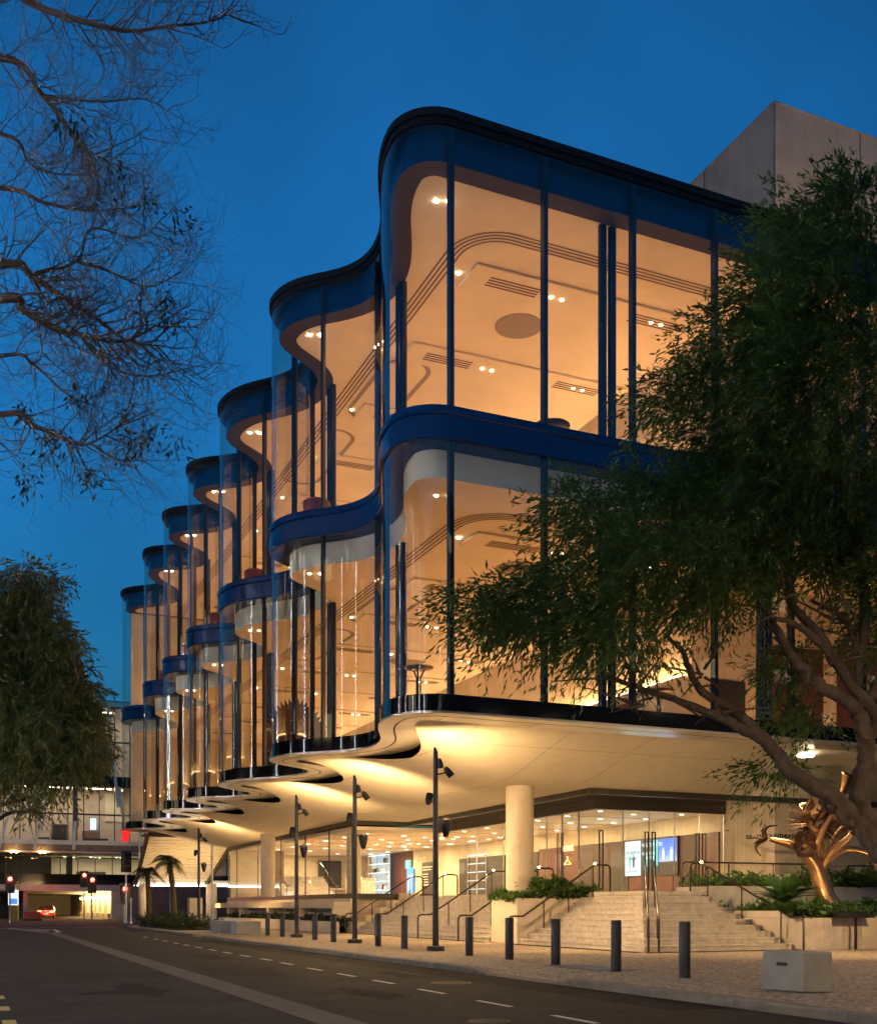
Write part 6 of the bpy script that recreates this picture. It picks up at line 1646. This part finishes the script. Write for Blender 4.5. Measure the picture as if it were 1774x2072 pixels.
# --- planter planting
def fern(p, lb, n=26, L=1.4, m='fern', group=None, up=0.9):
    f = thing('fern', tuple(p), lb, 'fern', group)
    p = Vector(p)
    for k in range(n):
        az = random.uniform(0,6.28); l = L*random.uniform(0.65,1.1); el = random.uniform(0.45,1.3)*up
        pts = []; d0 = Vector((math.cos(az)*math.cos(el),math.sin(az)*math.cos(el),math.sin(el)))
        for i in range(11):
            u = i/10; pts.append(p+d0*l*u+Vector((0,0,-0.38*l*u*u)))
        mb = MB()
        for i in range(1, 11):
            t = (pts[i]-pts[i-1]).normalized(); s_ = t.cross(Vector((0,0,1))).normalized(); u = i/10
            for q in (0.0, 0.5):
                w = 0.20*L*math.sin(math.pi*(0.12+0.86*(u-0.05*q)))+0.01; c = pts[i-1].lerp(pts[i], q)
                for sg in (-1,1): mb.add([c, c+t*0.035*L, c+s_*sg*w+t*0.07*L-Vector((0,0,0.18*w))], [(0,1,2)])
        mb.tube([pts[i] for i in range(0,11,2)], 0.008, 3, False)
        mb.build('frond', M[m], f)
    return f
def cover(name, lb, boxes, n, hL, m, cat='plants', leaf=(0.2,0.11), kind='stuff', trail=0.0):
    C=[];D=[]
    tot = sum((b[1]-b[0])*(b[3]-b[2]) for b in boxes)
    for (x0,x1,y0,y1,z0,h) in boxes:
        k = int(n*(x1-x0)*(y1-y0)/tot); P = np.stack([RNG.uniform(x0,x1,k),RNG.uniform(y0,y1,k),np.zeros(k)],1)
        hh = h*(0.35+0.65*np.abs(np.sin(P[:,0]*2.1+P[:,1]*1.3)*np.cos(P[:,0]*0.9-P[:,1]*1.9)))
        P[:,2] = z0+hh*RNG.random(k)**0.6
        C.append(P); d = RNG.normal(size=(k,3))*0.7+np.array((-0.15,-0.35,0.15)); D.append(d)
    C = np.concatenate(C); D = np.concatenate(D); k = len(C)
    o = leaf_cloud(name, C, D, leaf[0]*(0.5+RNG.random(k)), leaf[1]*(0.5+RNG.random(k)), M[m], None, kind)
    return tag(o, lb, cat)
cover('leafy_cover', 'low leafy cover spilling over the front of the low stone planter', [(26.0,33,28.75,33.9,1.05,0.55)], 6500, 0, 'cover')
cover('leafy_cover', 'dark leafy cover along the upper planter under the guard rail', [(26.2,43,34.2,36.2,2.2,0.6),(30.5,43,34.0,35.5,2.2,1.0)], 6000, 0, 'cover')
cover('leafy_cover', 'low leafy cover along the long planter under the lobby glass', [(18.9,19.8,57.2,84,0.45,0.55)], 3500, 0, 'leaf_dark', leaf=(0.3,0.14))
cover('leafy_cover', 'bright leafy cover hanging over the edge of the column planter', [(19.6,20.6,37.8,40.05,1.7,0.4),(20.6,23.3,37.6,38.5,1.75,0.95)], 2600, 0, 'cover')
bed = MB(); bed.prism([(11.9,68),(14.6,66.5),(15.5,70),(14.5,80),(13.4,86),(12.0,82)], 0.0, 0.06); o = bed.build('garden_bed', M['soil']); tag(o, kind='structure')
cover('leafy_cover', 'dark strappy leaves filling the corner bed under the palms', [(11.9,14.4,67.5,84,0.0,0.9)], 4500, 0, 'leaf_dark', leaf=(0.5,0.06))
def fs(x, y, S, dz=0): v = hit_s(x,y,S); return v
fern(fs(1585,1826,30.6), 'large bright fern in the middle of the low stone planter', 34, 1.75, up=1.05)
fern(fs(1590,1850,29.6), 'smaller fern at the left end of the low stone planter', 22, 1.1)
fern(fs(1560,1842,31.6), 'small leafy fern beside the top of the corner steps', 20, 1.0)
fern(fs(1640,1850,29.3), 'spreading fern at the front edge of the low stone planter', 22, 1.2)
fern(fs(1765,1842,31.0), 'bushy fern to the right of the sculpture foot', 24, 1.1)
fern(fs(1745,1795,34.0), 'dark fern hanging from the upper planter on the right', 24, 1.5, 'cover', None, 0.7)
fern(fs(1715,1790,34.6), 'fern on the upper planter behind the sculpture stem', 22, 1.3, 'cover')
fern(fs(1100,1808,38.2), 'bright fern on the left of the shrubs beside the column', 24, 1.2)
fern(fs(1135,1806,38.4), 'bright fern on the right of the shrubs beside the column', 24, 1.25)
fern(fs(1072,1800,39.0), 'tall dark fern right behind the round column', 22, 1.3, 'cover')
fern(fs(1010,1818,39.6), 'trailing fern at the street corner of the column planter', 20, 0.8, 'cover')
# shrubs in the long planter
for k, (x, s0) in enumerate(((470,76),(455,81),(520,70),(640,61))):
    pass
# palms by the crossing
def palm(x, S, ztop, lb, tilt):
    q = gp(x,S,0.0); t = thing('palm', tuple(q), lb, 'palm', 'palms at the street corner')
    top = q+Vector((tilt,0.2,ztop)); mb = MB(); c = curve([q,q+Vector((tilt*0.2,0,ztop*0.5)),top],6); mb.tube(c, [0.24-0.08*i/(len(c)-1) for i in range(len(c))], 9); mb.build('trunk', M['bark'], t, smooth=True)
    for k in range(26):
        az = random.uniform(0,6.28); el = random.uniform(-0.2,1.1); l = random.uniform(1.2,1.75); d0 = Vector((math.cos(az)*math.cos(el),math.sin(az)*math.cos(el),math.sin(el)))
        pts = [top+d0*l*i/9+Vector((-0.10*l*(i/9)**2,0,-0.75*l*(i/9)**2)) for i in range(10)]; mb = MB()
        for i in range(1,10):
            tt = (pts[i]-pts[i-1]).normalized(); s_ = tt.cross(Vector((0,0,1))).normalized(); u = i/9; w = 0.5*math.sin(math.pi*(0.1+0.85*u))
            for sg in (-1,1):
                for q2 in (0,0.5):
                    c_ = pts[i-1].lerp(pts[i],q2); mb.add([c_, c_+tt*0.06, c_+s_*sg*w+tt*0.25-Vector((0,0,0.3*w))],[(0,1,2)])
        mb.tube(pts[::3],0.02,3,False); mb.build('frond', M['leaf_dark'], t)
palm(302,79,3.8,'shorter palm on the left of the corner bed',-0.1)
palm(352,74,4.5,'taller palm on the right of the corner bed',-0.25)
